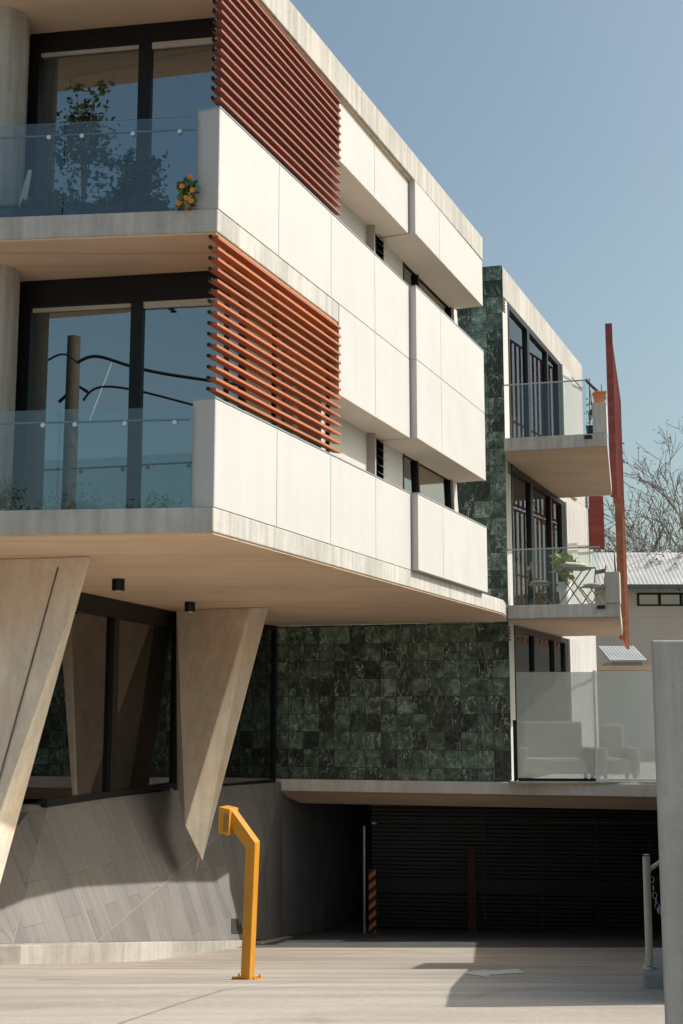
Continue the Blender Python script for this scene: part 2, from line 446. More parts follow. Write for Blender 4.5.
# ================================================================== GROUND
def sheet(name, x0, x1, ys, mat, lift, xf=None):
    m = MB(); xs = [x0+(x1-x0)*i/10 for i in range(11)] if not isinstance(x0, list) else x0
    vs = [(x, y, gz(y)+lift) for y in ys for x in xs]; n = len(xs); fs = []
    for j in range(len(ys)-1):
        for i in range(n-1): fs.append((j*n+i, j*n+i+1, (j+1)*n+i+1, (j+1)*n+i))
    m.add(vs, fs, True); return struct(m.build(name, mat))
ysd = [-5+.5*i for i in range(90)]
sheet('ground', -500, 500, [-500, -100, -20]+ysd+[60, 120, 500], EARTH, -.02)
sheet('driveway', -16, 7.5, ysd[:82], GROUND, 0.0)
sheet('inner_drive_sheet', -3.2, 9.5, [22.6+.5*i for i in range(30)], m_asphalt('dark_inner_drive', (.085, .085, .085)), .006)  # darker sheet laid over the inner end of the driveway
sheet('street', -120, 120, [-14, -9, -5], ASPH, 0.0)
sheet('pavement', -120, 120, [-18, -16, -14.01], CONC_KERB, .1)

# ================================================================== APARTMENT BUILDING
root = empty('apartment_building', T((XC, YC, gz(YC))))
tag(root, 'modern angular apartment building with white panels, orange battens and green stone wall above a garage', 'building')
def part(mb, name, mat, M=None, parent=None, **kw): return mb.build(name, mat, parent or root, M, **kw)

sSE = A.s_(339, 250)                       # end of the batten screens, start of the hanging boxes
j1 = [0.0, A.s_(277.5, 400), A.s_(331, 400), A.s_(375.5, 430)]
s1E = A.s_(410.8, 530)
s2S = s1E+.03
P2 = -.10
j2 = [s2S, A.s_(443, 530, P2)]
s2E = A.s_(487.3, 560, P2)
sEnd = A.s_(503.5, 606)
def Axy(s, y): v = A.world(s, y, 0); return (v.x, v.y)
def Bxy(x, y): v = B.world(x, y, 0); return (v.x, v.y)

# slabs
poly1 = [Bxy(-9, 0), Axy(0, 0), Axy(sEnd, 0), (GR.x-.05, 25.1-.35), (GR.x-.05, 25.12), (GL.x-.1, 26.45), (GL.x-.1, 31), (-13, 31)]
part(MB().prism(poly1, Z1B+.015, Z1T), 'floor_slab', CONC_EDGE, bevel=.012)
def inset(poly, d):
    """shift a soffit sheet slightly inside its slab edge"""
    cx = sum(p[0] for p in poly)/len(poly); cy = sum(p[1] for p in poly)/len(poly)
    return [(p[0]+(cx-p[0])*d, p[1]+(cy-p[1])*d) for p in poly]
part(MB().prism(inset(poly1, .004), Z1B-.003, Z1B+.0149), 'soffit', SOFFIT)
poly2 = [Bxy(-9, 0), Axy(0, .003), Axy(sSE, .003), Axy(sSE, .09), Axy(s2E-.1, .09), Axy(s2E-.1, 6), (-12, 27), (-13, 14)]
part(MB().prism(poly2, Z2B+.015, Z2T), 'floor_slab', CONC_EDGE, bevel=.012)
part(MB().prism(inset(poly2, .004), Z2B-.003, Z2B+.0149), 'soffit', SOFFIT)
poly3 = [Bxy(-9, -.02), Axy(-.02, -.05), Axy(s2E+.02, -.05-.06), Axy(s2E+.02, 6), (-12, 27), (-13, 14)]
part(MB().prism(poly3, Z3B+.015, Z3T), 'roof_slab', CONC_ROOF, bevel=.012)
part(MB().prism(inset(poly3, .006), Z3B-.003, Z3B+.0149), 'soffit', SOFFIT)

# parapets and cladding panels
GAP = .005
def panels(joints, z0, z1, y, th=.04, corner=0):
    for a, b in zip(joints, joints[1:]):
        part(MB().box(a+GAP, b-GAP, y, y+th, z0+GAP, z1-GAP), 'cladding_panel', PANEL, A.M, bevel=.003)
for zb, low in ((Z1T, False), (Z2T, True)):
    zt = zb+PAR
    # parapet core
    part(MB().box(.012, s1E-.01, .042, .245, zb+.002, zt-.02), 'parapet', BODY if False else REVEAL, A.M)
    part(MB().box(0, .012, .0, .25, zb+.003, zt), 'end_panel', PANEL, A.M, bevel=.003)
    part(MB().box(-.004, s1E, -.006, .255, zt+.001, zt+.016), 'parapet_capping', STEEL, A.M)
    jj = j1+[s1E]
    panels([.012]+jj[1:], zb, zt, 0.0)
    part(MB().box(s2S+.01, s2E-.01, P2+.042, .18, zb+.002, zt-.02), 'parapet', REVEAL, A.M)
    part(MB().box(s2S, s2S+.012, P2, .19, zb+.003, zt), 'end_panel', REVEAL, A.M)
    part(MB().box(s2S-.004, s2E, P2-.006, .20, zt+.001, zt+.02), 'parapet_capping', STEEL, A.M)
    panels([s2S+.012]+j2[1:]+[s2E], zb, zt, P2)
    # far end closers
    part(MB().box(s2E-.009, s2E, P2+.05, .45, zb+.003, zt), 'end_panel', PANEL, A.M)
YW = .47
def hanging(zbot, ztop, rows):
    """boxes hung over the strip windows"""
    part(MB().box(sSE+.012, s1E-.01, .042, YW, zbot+.022, ztop-.004), 'box_core', REVEAL, A.M)
    part(MB().box(sSE, sSE+.012, 0, YW, zbot+.002, ztop-.004), 'end_panel', PANEL, A.M)
    mid = (sSE+s1E)/2+.05
    for a, b in ((sSE, mid), (mid, s1E)):
        part(MB().box(a+.004, b-.004, .002, YW, zbot, zbot+.02), 'soffit_panel', BOXSOF, A.M)
    panels([sSE+.012, j1[3], s1E], zbot+.002, ztop, 0.0)
    part(MB().box(s1E-.009, s1E, .045, YW, zbot+.022, ztop-.004), 'end_panel', PANEL, A.M)
    part(MB().box(s2S+.012, s2E-.01, P2+.042, YW, zbot+.022, ztop-.004), 'box_core', REVEAL, A.M)
    part(MB().box(s2S, s2S+.012, P2, YW, zbot+.002, ztop-.004), 'end_panel', REVEAL, A.M)
    mid = (s2S+s2E)/2-.1
    for a, b in ((s2S, mid), (mid, s2E)):
        part(MB().box(a+.004, b-.004, P2+.002, YW, zbot, zbot+.02), 'soffit_panel', BOXSOF, A.M)
    panels([s2S+.012, j2[1], s2E], zbot+.002, ztop, P2)
    part(MB().box(s2E-.009, s2E, P2+.045, YW, zbot+.022, ztop-.004), 'end_panel', PANEL, A.M)
hanging(3.95, Z2T, 1)
hanging(7.05, Z3B, 1)

# strip window walls behind
def strip(zl, pyref):
    z0, z1 = zl+.6, zl+2.25
    lv = (A.s_(375.3, pyref, YW), A.s_(383.2, pyref+10, YW))
    w0 = A.s_(403, pyref+35, YW); w1 = A.s_(417, pyref+45, YW); w2 = A.s_(450.5, pyref+60, YW)
    e = s2E-.02
    for a, b in ((sSE-.35, lv[0]), (lv[1], w0), (w2, e)):
        part(MB().box(a, b, YW, YW+.12, zl, zl+2.8), 'flank_wall', RENDER_W, A.M)
    part(MB().box(lv[0], w2, YW, YW+.12, zl, z0), 'flank_wall', RENDER_W, A.M)
    # louvre window
    f = part(MB().box(lv[0], lv[0]+.03, YW-.01, YW+.1, z0, z1).box(lv[1]-.03, lv[1], YW-.01, YW+.1, z0, z1).box(lv[0], lv[1], YW+.08, YW+.1, z0, z1), 'louvre_window', BLACKM, A.M)
    m = MB(); z = z0+.05
    while z < z1:
        a, b = lv[0]+.031, lv[1]-.031
        m.add([(a, YW-.07, z-.05), (b, YW-.07, z-.05), (b, YW+.05, z+.05), (a, YW+.05, z+.05), (a, YW-.07, z-.044), (b, YW-.07, z-.044), (b, YW+.05, z+.056), (a, YW+.05, z+.056)],
              [(0,3,2,1),(4,5,6,7),(0,1,5,4),(1,2,6,5),(2,3,7,6),(3,0,4,7)]); z += .115
    part(m, 'louvre_blades', G_WIN, A.M, f)
    # casement plus fixed light
    fr = MB()
    for a, b, c, d in ((w0, w0+.05, z0, z1), (w1-.03, w1+.03, z0, z1), (w2-.05, w2, z0, z1)): fr.box(a, b, YW-.01, YW+.08, c, d)
    fr.box(w0+.05, w2-.05, YW-.008, YW+.078, z0, z0+.05).box(w0+.05, w2-.05, YW-.008, YW+.078, z1-.05, z1)
    f = part(fr, 'strip_window', BLACKM, A.M)
    part(MB().box(w0+.05, w1-.03, YW+.03, YW+.038, z0+.05, z1-.05), 'pane', G_DARK, A.M, f)
    part(MB().box(w1+.03, w2-.05, YW+.03, YW+.038, z0+.05, z1-.05), 'pane', G_STRIP, A.M, f)
    # tapered fins either side
    fin = MB().sideprism([(w2+.16, zl+1.0), (w2+.42, zl+1.0), (w2+.22, zl+1.93), (w2+.02, zl+1.93)], YW-.05, YW-.002)
    part(fin, 'window_fin', PANEL, A.M)
    for c0 in (w1, w2-.03):
        part(MB().sideprism([(c0+.10, zl+.9), (c0+.17, zl+.9), (c0+.01, zl+1.95), (c0-.06, zl+1.95)], YW-.03, YW-.012), 'raked_mullion', BLACKM, A.M, f)
    part(MB().box(lv[0], w2+.3, YW+1.6, YW+1.65, zl, zl+2.8), 'room_wall', ROOMW, A.M)
strip(Z1T, 470); strip(Z2T+.02, 250)
# flank end wall
for zl in (Z1T, Z2T): part(MB().box(s2E-.14, s2E-.02, YW+.12, 5.8, zl+.003, zl+2.8), 'end_wall', RENDER_W, A.M)

# batten screens at the corner
def screen(z0, z1, mat, n):
    pitch = (z1-z0)/n; m = MB()
    a, b = -.05, sSE-.015
    for i in range(n):
        z = z0+pitch*(i+.5); h = .0145
        # blades lean outward a little
        m.hexa([(a, -.035, z-h-.012), (b, -.035, z-h-.012), (b, .075, z-h+.004), (a, .075, z-h+.004)],
               [(a, -.035, z+h-.012), (b, -.035, z+h-.012), (b, .075, z+h+.004), (a, .075, z+h+.004)])
    o = part(m, 'batten_screen', mat, A.M)
    for i in range(n):
        z = z0+pitch*(i+.5)
        part(MB().box(a-.035, a-.002, .02, .06, z-.014, z+.012), 'end_bracket', BLACKM, A.M, o)
    for s in (.45, (a+b)/2, b-.09):
        part(MB().box(s-.02, s+.02, .088, .13, z0+.002, z1-.004), 'screen_post', BLACKM, A.M, o)
    return o
screen(Z1T+PAR+.03, Z2B, TIMBER_LO, 15)
screen(Z2T+PAR+.03, Z3B, TIMBER_UP, 15)

# loggia side and back walls behind the screens, rooms behind the glazing
wc = A.loc((W.world(.42, 0, 0).x, W.world(.42, 0, 0).y, 0))
for zl, zt, k in ((Z1T, Z2B-.004, 0), (Z2T, Z3B-.004, 1)):
    part(MB().box(wc.x+.05, sSE-.1, .62, .72, zl+.003, zt), 'loggia_wall', RENDER_W, A.M)
    part(MB().box(sSE-.10, sSE+.0, .2, .62, zl+.003, zt), 'loggia_wall', RENDER_W, A.M)
    part(MB().box(-9, 1.2, 4.5, 4.6, zl+.003, zt), 'room_wall', ROOMW, W.M)
    part(MB().box(-2.2, -2.1, .9, 4.4, zl+.003, zt), 'room_wall', ROOMW, W.M)
    # recessed glazing
    top = [30, 292][k == 0]
    def sx(px, py): return W.s_(px, py)
    py = 120 if k else 400
    zh = W.z_(100, 47 if k else 304)
    L, mid0, mid1, Rr = sx(28 if k else 18, py), sx(137.5 if k else 129, py), sx(150 if k else 141, py), .40
    L0 = -8.0
    fr = MB().box(L0, Rr, -.02, .12, zh, zt-.003).box(mid0, mid1, -.018, .10, zl+.005, zh)
    fr.box(L0, L+.12, -.016, .11, zl+.005, zh).box(Rr-.06, Rr, -.018, .10, zl+.005, zh).box(L+.12, mid0, -.01, .10, zl+.005, zl+.07).box(mid1, Rr-.06, -.01, .10, zl+.005, zl+.07)
    f = part(fr, 'balcony_window', BLACKM, W.M)
    part(MB().box(L+.12, mid0, .05, .058, zl+.07, zh), 'pane', G_WIN, W.M, f)
    part(MB().box(mid1, Rr-.06, .03, .038, zl+.07, zh), 'pane', G_WIN, W.M, f)
    part(MB().box(L+.125, mid0-.004, .02, .045, zh-.05, zh-.004), 'blind_head', BLIND, W.M, f)
    part(MB().box(mid1+.004, Rr-.065, -.005, .025, zh-.08, zh-.004), 'blind_head', BLIND, W.M, f)
    if k == 0: part(MB().box(mid1+.3, mid1+.36, -.03, 0, zh-.12, zh-.1), 'sensor', BLACKM, W.M, f)
    # round column
    cpos = aty(27 if k else 20, 100 if k else 400, 13.45)
    cxr = -3.83
    m = MB().lathe([(.32, zl+.003), (.32, zt)], cxr-.07, 13.88, 40)
    part(m, 'round_column', CONC_ROUND)

# glass balustrades on the balcony front
for zl in (Z1T, Z2T):
    zt_ = zl+1.03
    up = zl > 4
    js = B.s_(64 if up else 58, 160 if up else 450)
    for a, b in ((js, -.245), (-4.4, js-.015), (-6.9, -4.415)):
        part(MB().box(a, b, .03, .042, zl-.0, zt_), 'balustrade_glass', G_BAL, B.M)
    rail = part(MB().tube([(-6.9, .075, zt_-.12), (-.27, .075, zt_-.12)], .011, 8), 'handrail', STEEL, B.M)
    for s in [B.s_(p_, 130 if up else 418) for p_ in ((179, 132, 81, 48, -10) if up else (174, 124, 74, 42, -10))]:
        m = MB().tube([(s, .0285, zt_-.155), (s, .07, zt_-.155)], .024, 12)
        part(m, 'glass_clamp', BRIGHT, B.M, rail)

# ---- ground floor: splayed columns
def col_poly(front, back_dy, name, mat):
    """front: list of world points of the two visible facets"""
    pass
zS = Z1B-.004
def P3(px, py, Y): return aty(px, py, Y)
def onS(px, py): return atz(px, py, zS)
# column beside the window (tip above the ground)
tA, tB, tC = onS(176, 610.5), onS(250, 607.4), onS(269, 607.6)
K = P3(185, 826, 20.9); L_ = P3(177, 788, 21.9); Tt = P3(202.5, 861, 21.2)
K2 = Vector((K.x, K.y, K.z))
back = Vector((.15, .75, 0))
vs = [tA, tB, tC, Tt, K, L_]; vb = [v+back for v in vs]; vb[2] = tC+Vector((-.35, .6, 0)); vb[3] = Tt+Vector((-.1, .3, 0))
m = MB().add(vs+vb, [(0, 5, 4, 1), (1, 4, 3, 2), (2, 3, 9, 8), (3, 4, 10, 9), (4, 5, 11, 10), (5, 0, 6, 11), (0, 1, 7, 6), (1, 2, 8, 7), (6, 7, 10, 11), (7, 8, 9, 10)])
# facet order note: visible facets wound towards the camera
part(m, 'splayed_column', CONC_COL, None, bevel=.02)
# fine casting joint
jn = MB().tube([P3(185.5, 645, 21.6)+Vector((0, .04, 0)), P3(185.5, 790, 21.6)+Vector((0, .04, 0))], .006, 5)
_cn = (tB-tA).cross(L_-tA).normalized()
def on_col(px, py): d = ray(px, py); p = d*(tA.dot(_cn)/d.dot(_cn)); return p-Vector((0, .012, 0))
part(MB().tube([on_col(185.5, 645), on_col(185.5, 775)], .007, 4), 'casting_joint', DARKM)
# near column, cut by the picture's left edge
tC1 = onS(91.5, 556); tB1 = onS(61, 557); tA1 = onS(-130, 562)
bC = P3(-2, 893, 15.0); bB = P3(-32, 893, 14.3); bA = P3(-70, 893, 15.2)
gC = bC+(bC-tC1)*.10; gB = bB+(bB-tB1)*.10; gA = bA+(bA-tA1)*.1
vs = [tA1, tB1, tC1, gC, gB, gA]; vb = [v+Vector((-.45, .8, 0)) for v in vs]
m = MB().add(vs+vb, [(0, 5, 4, 1), (1, 4, 3, 2), (2, 3, 9, 8), (3, 4, 10, 9), (4, 5, 11, 10), (5, 0, 6, 11), (0, 1, 7, 6), (1, 2, 8, 7), (6, 7, 10, 11), (7, 8, 9, 10)])
part(m, 'splayed_column', CONC_COL, None, bevel=.02)
part(MB().tube([tB1.lerp(gB, .03)+Vector((0, -.004, 0)), tB1.lerp(gB, .80)+Vector((0, -.004, 0))], .010, 5), 'casting_joint', BARK)

# ---- folded stone wall
S0 = P3(49, 805, 18.2); S1 = P3(178, 789.5, 23.0); S2 = P3(281.5, 782, 26.3)
B0 = P3(13, 944, 16.3); B1 = P3(97, 942, 17.8); B2 = P3(246, 940, 23.5); B3 = P3(283, 937.5, 26.2)
SL = P3(-90, 800, 16.9); BLx = P3(-90, 946, 15.5)
B4 = P3(368, 934, 31.5); S4 = Vector((B4.x, B4.y, -1.5))
S2b = Vector((S2.x, S2.y, -1.3))
def uvf(co, p):
    n = p.normal; h = Vector((-n.y, n.x, 0))
    if h.length < 1e-3: h = Vector((1, 0, 0))
    h.normalize(); return (co.dot(h), co.z)
def facet(pts, name='stone_facet'):
    n = len(pts); nrm = (pts[1]-pts[0]).cross(pts[2]-pts[0]).normalized()
    if nrm.y > 0 and abs(nrm.y) > .1: pts = pts[::-1]; nrm = -nrm
    if nrm.x < -.2: pts = pts[::-1]; nrm = -nrm
    g = sum(pts, Vector())/n
    q = [p+(g-p).normalized()*.011 for p in pts]
    bk = [p-nrm*.05 for p in q]
    m = MB().add(q+bk, [tuple(range(n)), tuple(range(2*n-1, n-1, -1))]+[(i, i+n, (i+1) % n+n, (i+1) % n) for i in range(n)])
    return part(m, name, WTILE, None, uv=uvf)
_n = (S1-S0).cross(B1-S0); _d = ray(200, 852); TP = _d*(S0.dot(_n)/_d.dot(_n))
facet([SL, S0, B0]); facet([SL, B0, BLx]); facet([S0, B1, B0]); facet([S0, S1, TP, B1]); facet([S1, S2, TP]); facet([TP, B2, B1]); facet([TP, S2, B2]); facet([S2, B3, B2])
print('TP', TP)
facet([S2, S4, B4, B3], 'garage_side_wall')
# pale filler behind the thin joints
m = MB()
for t in ([SL, S0, B0], [SL, B0, BLx], [S0, B1, B0], [S0, S1, TP, B1], [S1, S2, TP], [TP, B2, B1], [TP, S2, B2], [S2, B3, B2]):
    nn = (t[1]-t[0]).cross(t[2]-t[0]).normalized()
    if nn.x < 0: nn = -nn
    m.add([q-nn*.004 for q in t], [tuple(range(len(t)))])
part(m, 'wall_backing', CONC_ROOF)
# plinth kerb along the wall foot
def strip_kerb(pts, out, name, mat, top=.0, depth=.5):
    m = MB(); o = []
    for i, p in enumerate(pts):
        ns = []
        if i: d = p-pts[i-1]; ns.append(Vector((d.y, -d.x, 0)).normalized())
        if i < len(pts)-1: d = pts[i+1]-p; ns.append(Vector((d.y, -d.x, 0)).normalized())
        n = sum(ns, Vector()).normalized(); o.append(p+n*out)
    vs = []
    for p, q in zip(pts, o):
        vs += [(p.x, p.y, p.z-depth), (q.x, q.y, q.z-depth), (q.x, q.y, q.z+top), (p.x, p.y, p.z+top)]
    fs = [(0, 1, 2, 3), tuple(4*len(pts)-4+k for k in (3, 2, 1, 0))]
    for i in range(len(pts)-1):
        for k in range(4): fs.append((4*i+k, 4*i+4+k, 4*i+4+(k+1) % 4, 4*i+(k+1) % 4))
    m.add(vs, fs)
    return part(m, name, mat, None, bevel=.01)
strip_kerb([BLx+Vector((-.1, -.0, 0)), B0+Vector((.02, -.03, 0)), B1+Vector((.02, -.03, 0)), B2+Vector((.02, -.03, 0))], .14, 'wall_plinth', CONC_KERB, .004)
strip_kerb([B2+Vector((.05, .03, -.1)), B3+Vector((.02, -.03, -.02)), B4+Vector((0, 0, 0))], .22, 'garage_kerb', CONC_KERB, .05)
# vent grille low in the wall
m = MB(); _n = (B1-TP).cross(B2-TP).normalized()
if _n.y > 0: _n = -_n
def on_facet(px, py): d = ray(px, py); return d*(TP.dot(_n)/d.dot(_n))+_n*.012
for i in range(6):
    a = on_facet(231.5+i*2, 919); b = on_facet(231.5+i*2, 934); m.tube([a, b], .012, 4)
part(m, 'vent_grille', BLACKM)

# ---- ground floor window
s0 = S0; wd = Vector((S1.x-S0.x, S1.y-S0.y, 0)).normalized()
WG = Frame(S0.x, S0.y, wd.x, wd.y); wl = math.hypot(S1.x-S0.x, S1.y-S0.y)
zs = (S0.z+S1.z)/2+.01
wm0 = WG.s_(111, 700); wm1 = WG.s_(116, 700); xr = wl-.02
fr = MB().box(-1.8, xr, -.03, .12, zS-.28, zS-.002).box(-.12, xr, -.03, .12, zs, zs+.09).box(xr-.14, xr, -.028, .118, zs+.09, zS-.28).box(wm0, wm1, -.028, .118, zs+.09, zS-.28)
fr.box(-1.8, -1.7, -.028, .118, zs, zS-.28)
f = part(fr, 'shopfront_window', BLACKM, WG.M)
part(MB().box(-1.7, wm0, .04, .05, zs+.09, zS-.28), 'pane', G_DARK, WG.M, f)
part(MB().box(wm1, xr-.14, .04, .05, zs+.09, zS-.28), 'pane', G_DARK, WG.M, f)
part(MB().box(wm1+1.2, wm1+1.35, .08, .1, zS-.62, zS-.47).box(wm1+1.45, wm1+1.6, .08, .1, zS-.62, zS-.47), 'switch_plate', BLACKM, WG.M, f)
# room behind it
part(MB().box(-1.9, xr+.2, 3.0, 3.1, zs-.5, zS-.01).box(xr, xr+.1, .13, 3.0, zs-.5, zS-.01), 'room_wall', ROOMW, WG.M)
part(MB().box(-1.9, xr, .13, 3.0, zs-.2, zs-.05), 'room_floor', ROOMD, WG.M)
# dark glazed return between the column and the stone wall
ax, ay = S1.x+.05, S1.y+.15; bx_, by_ = GL.x+.02, 26.33
DG = Frame(ax, ay, bx_-ax, by_-ay); dl = math.hypot(bx_-ax, by_-ay)
f = part(MB().box(-.1, dl-.01, -.02, .1, -1.42, -1.28).box(-.1, dl-.01, -.02, .1, zS-.1, zS-.003).box(dl-.07, dl-.012, -.018, .1, -1.28, zS-.1), 'return_window', BLACKM, DG.M)
part(MB().box(-.1, dl-.07, .03, .04, -1.28, zS-.1), 'pane', G_DARK, DG.M, f)
part(MB().box(-.3, dl-.05, .4, .5, -1.4, zS-.004), 'stone_wall', MARBLE, DG.M)

# ---- green stone wall (full height, lower run is wider)
zg0 = -1.268
part(MB().box(-GLEN, 0, 0, .3, zg0, Z1B-.006), 'stone_wall', MARBLE, G.M)
part(MB().box(-GLEN, 0, .001, .3, Z1B+.27, 8.93), 'stone_wall', MARBLE, G.M)
# ---- garage head beam / terrace slab
gx = 3.35
beam = MB().box(-GLEN-.02+.2, gx, -.08, .5, -1.50, -1.272).box(-GLEN, -GLEN+.2, -.08, .5, -1.5, -1.272)
part(MB().box(-GLEN-.0, gx, -.08, .6, -1.50, zg0-.004), 'head_beam', CONC_BEAM, G.M, bevel=.01)
m = MB().add([(-GLEN+.01, -.078, -1.502), (gx, -.078, -1.502), (gx, .6, -1.78), (-GLEN+.36, .6, -1.78), (-GLEN+.01, .6, -1.502), (gx, .6, -1.502)],
             [(0, 3, 2, 1), (0, 4, 3), (1, 2, 5), (3, 4, 5, 2), (0, 1, 5, 4)])
part(m, 'sloped_soffit', SOFFIT, G.M)
part(MB().box(-GLEN-.3, gx+2.2, .61, 14, -1.52, zg0-.004), 'terrace_slab', CONC_EDGE, G.M)
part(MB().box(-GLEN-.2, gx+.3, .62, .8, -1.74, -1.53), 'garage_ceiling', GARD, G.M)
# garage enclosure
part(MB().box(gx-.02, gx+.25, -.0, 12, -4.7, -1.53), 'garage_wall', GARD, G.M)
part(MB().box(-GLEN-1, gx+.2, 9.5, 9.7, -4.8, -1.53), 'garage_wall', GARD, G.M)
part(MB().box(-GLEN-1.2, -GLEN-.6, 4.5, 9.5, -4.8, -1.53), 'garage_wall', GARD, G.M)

# gate (roller grille of horizontal slats)
GT = Frame(0, 28.6, 1, -.12)
gl_, gr_ = GT.s_(372, 870), GT.s_(680, 870)
zb_, zt_g = gz(28.6)+.03, -1.55
m = MB(); z = zb_+.04
while z < zt_g:
    m.box(gl_, gr_, 0, .03, z, z+.062); z += .085
gate = part(m, 'garage_gate', GATE, GT.M)
for px in (484, 541, 597, 650):
    s = GT.s_(px, 850); part(MB().box(s-.03, s+.03, -.05, -.002, zb_, zt_g), 'gate_stile', GATE, GT.M, gate)
part(MB().box(gl_, gr_, -.055, -.003, GT.z_(500, 822), GT.z_(500, 822)+.03), 'gate_rail', GARD, GT.M, gate)
part(MB().box(gl_, gr_, -.055, -.003, GT.z_(500, 879)-.3, GT.z_(500, 879)), 'gate_rail', GATE, GT.M, gate)

# ================================================================== FAR WING
WZ = [(-1.26, 1.75), (2.01, 4.95), (5.2, 8.3)]
z2r = 5.2
wingtop = 8.93
eS = S.s_(581.6, 380)
def Sxy(s, y): v = S.world(s, y, 0); return (v.x, v.y)
# roof edge
part(MB().prism([Sxy(0, -.02), Sxy(eS, -.02), Sxy(eS, 4), Sxy(.35, 4), Sxy(.35, .30)], 8.28+.0, 8.905), 'roof_slab', CONC_ROOF, bevel=.01)
w0 = S.s_(508, 340); w1 = S.s_(560.5, 390)
for (za, zb2), k in zip(WZ, (0, 1, 2)):
    za += .004
    ztop = {0: 1.72, 1: 4.93, 2: 8.275}[k]
    zwt = ztop-.12
    part(MB().box(.31, w0, .0, .2, za, ztop), 'wing_wall', RENDER_W, S.M)
    part(MB().box(.004, .31, -.004, .12, za, ztop), 'wing_wall', RENDER_W, S.M)
    part(MB().box(w1, eS+(0 if k == 2 else .9), .0, .2, za, ztop), 'wing_wall', RENDER_W, S.M)
    m = MB().box(w0, w1, -.02, .1, zwt, ztop-.003)
    n1, n2 = S.s_(527.5, 340), S.s_(547.5, 390)
    for s, t_ in ((w0+.04, .04), (n1, .10), (n2, .06), (w1-.16, .16)):
        m.box(s-t_, s+t_, -.018, .098, za+.05, zwt)
    m.box(w0, w1, -.018, .098, za, za+.05)
    f = part(m, 'terrace_door', BLACKM, S.M)
    for a, b in ((w0+.08, n1-.10), (n1+.10, n2-.06), (n2+.06, w1-.32)):
        part(MB().box(a, b, .04, .05, za+.05, zwt), 'pane', G_WING, S.M, f)
    part(MB().box(w0-.3, eS, 2.6, 2.7, za, ztop), 'room_wall', ROOMW, S.M)
    cu = MB(); sx0 = w0+.1
    while sx0 < w1-.3:
        cu.box(sx0, sx0+.07, .22+.03*math.sin(sx0*9), .25+.03*math.sin(sx0*9), za+.06, zwt-.01); sx0 += .085
    part(cu, 'curtain', WHITEP, S.M)
    if k < 2: part(MB().box(.004, eS+.9, .002, .25, ztop+.002, {0: 2.01, 1: 5.2}[k]), 'spandrel', RENDER_W, S.M)
    # tapered white wall beyond the doors
    vq = [(w1+.02, za), (w1+1.5, za), (w1+1.1, ztop), (w1+.02, ztop)]
    part(MB().sideprism(vq, -.06, -.003), 'raking_fin', PANEL, S.M)
    # small vent by the corner
    vs_, vz = S.hit(503.5 if k == 2 else 509, 300 if k == 2 else (462 if k == 1 else 628), -.01); m = MB()
    for i in range(5):
        m.box(vs_-.09, vs_+.1, -.02, -.005, vz-.06*i, vz-.06*i+.035)
    part(m, 'air_vent', BODY, S.M)
# balconies of the wing
rearL = Sxy(4.95, 0); rearR = (6.18, 29.3)
FSd = (rearR[0]-BR.x, rearR[1]-23.8)
FS = Frame(BR.x, 23.8, *FSd); FSL = math.hypot(*FSd)
def wing_balcony(zt, k):
    fl = Q.world(0, 0, 0); fR = Q.world(QLEN, 0, 0)
    dx = .14 if k == 0 else 0
    fl2 = (fl.x+.02, fl.y); fr2 = (fR.x+dx, fR.y)
    w_ = Sxy(0.0, -.006)
    poly = [fl2, fr2, (rearR[0]+dx, rearR[1]), rearL, (w_[0], w_[1])]
    part(MB().prism(poly, zt-.25, zt), 'balcony_slab', CONC_EDGE, bevel=.01)
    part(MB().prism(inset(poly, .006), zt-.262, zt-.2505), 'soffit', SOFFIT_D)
    # concrete upstand at the outer corner
    x0, x1 = QLEN-.26+dx, QLEN+dx
    part(MB().box(x0, x1, 0, .34, zt+.002, zt+.58), 'balcony_upstand', CONC_EDGE, Q.M, bevel=.01)
    part(MB().box(QLEN-.42+dx, QLEN-.28+dx, -.05, .05, zt-.10, zt-.04), 'drain_spout', BLACKM, Q.M)
    # glass balustrade
    zt_ = zt+1.05
    b = part(MB().box(.14, QLEN-.36+dx, .05, .06, zt+.02, zt_), 'balustrade_glass', G_CLEAR, Q.M)
    r = part(MB().tube([(.03, .055, zt_), (QLEN-.34+dx, .055, zt_)], .014, 8), 'handrail', STEEL, Q.M)
    part(MB().tube([(.03, .055, zt_), (-.0, .055, zt_-.1), (-.0, .055, zt_-.2)], .012, 8), 'rail_bracket', STEEL, Q.M, r)
    part(MB().box(.45, FSL-.3, .08, .09, zt+.02, zt_), 'balustrade_glass', G_CLEAR, Matrix.Translation((dx, 0, 0)) @ FS.M)
wing_balcony(5.2, 1); wing_balcony(2.01, 0)
# glass return of the upper balcony at right and its black top rail
part(MB().tube([(QLEN-.36, .06, 6.25), (QLEN-.30, .5, 6.25), (QLEN-.1, 1.6, 6.25)], .03, 8), 'handrail', BLACKM, Q.M)
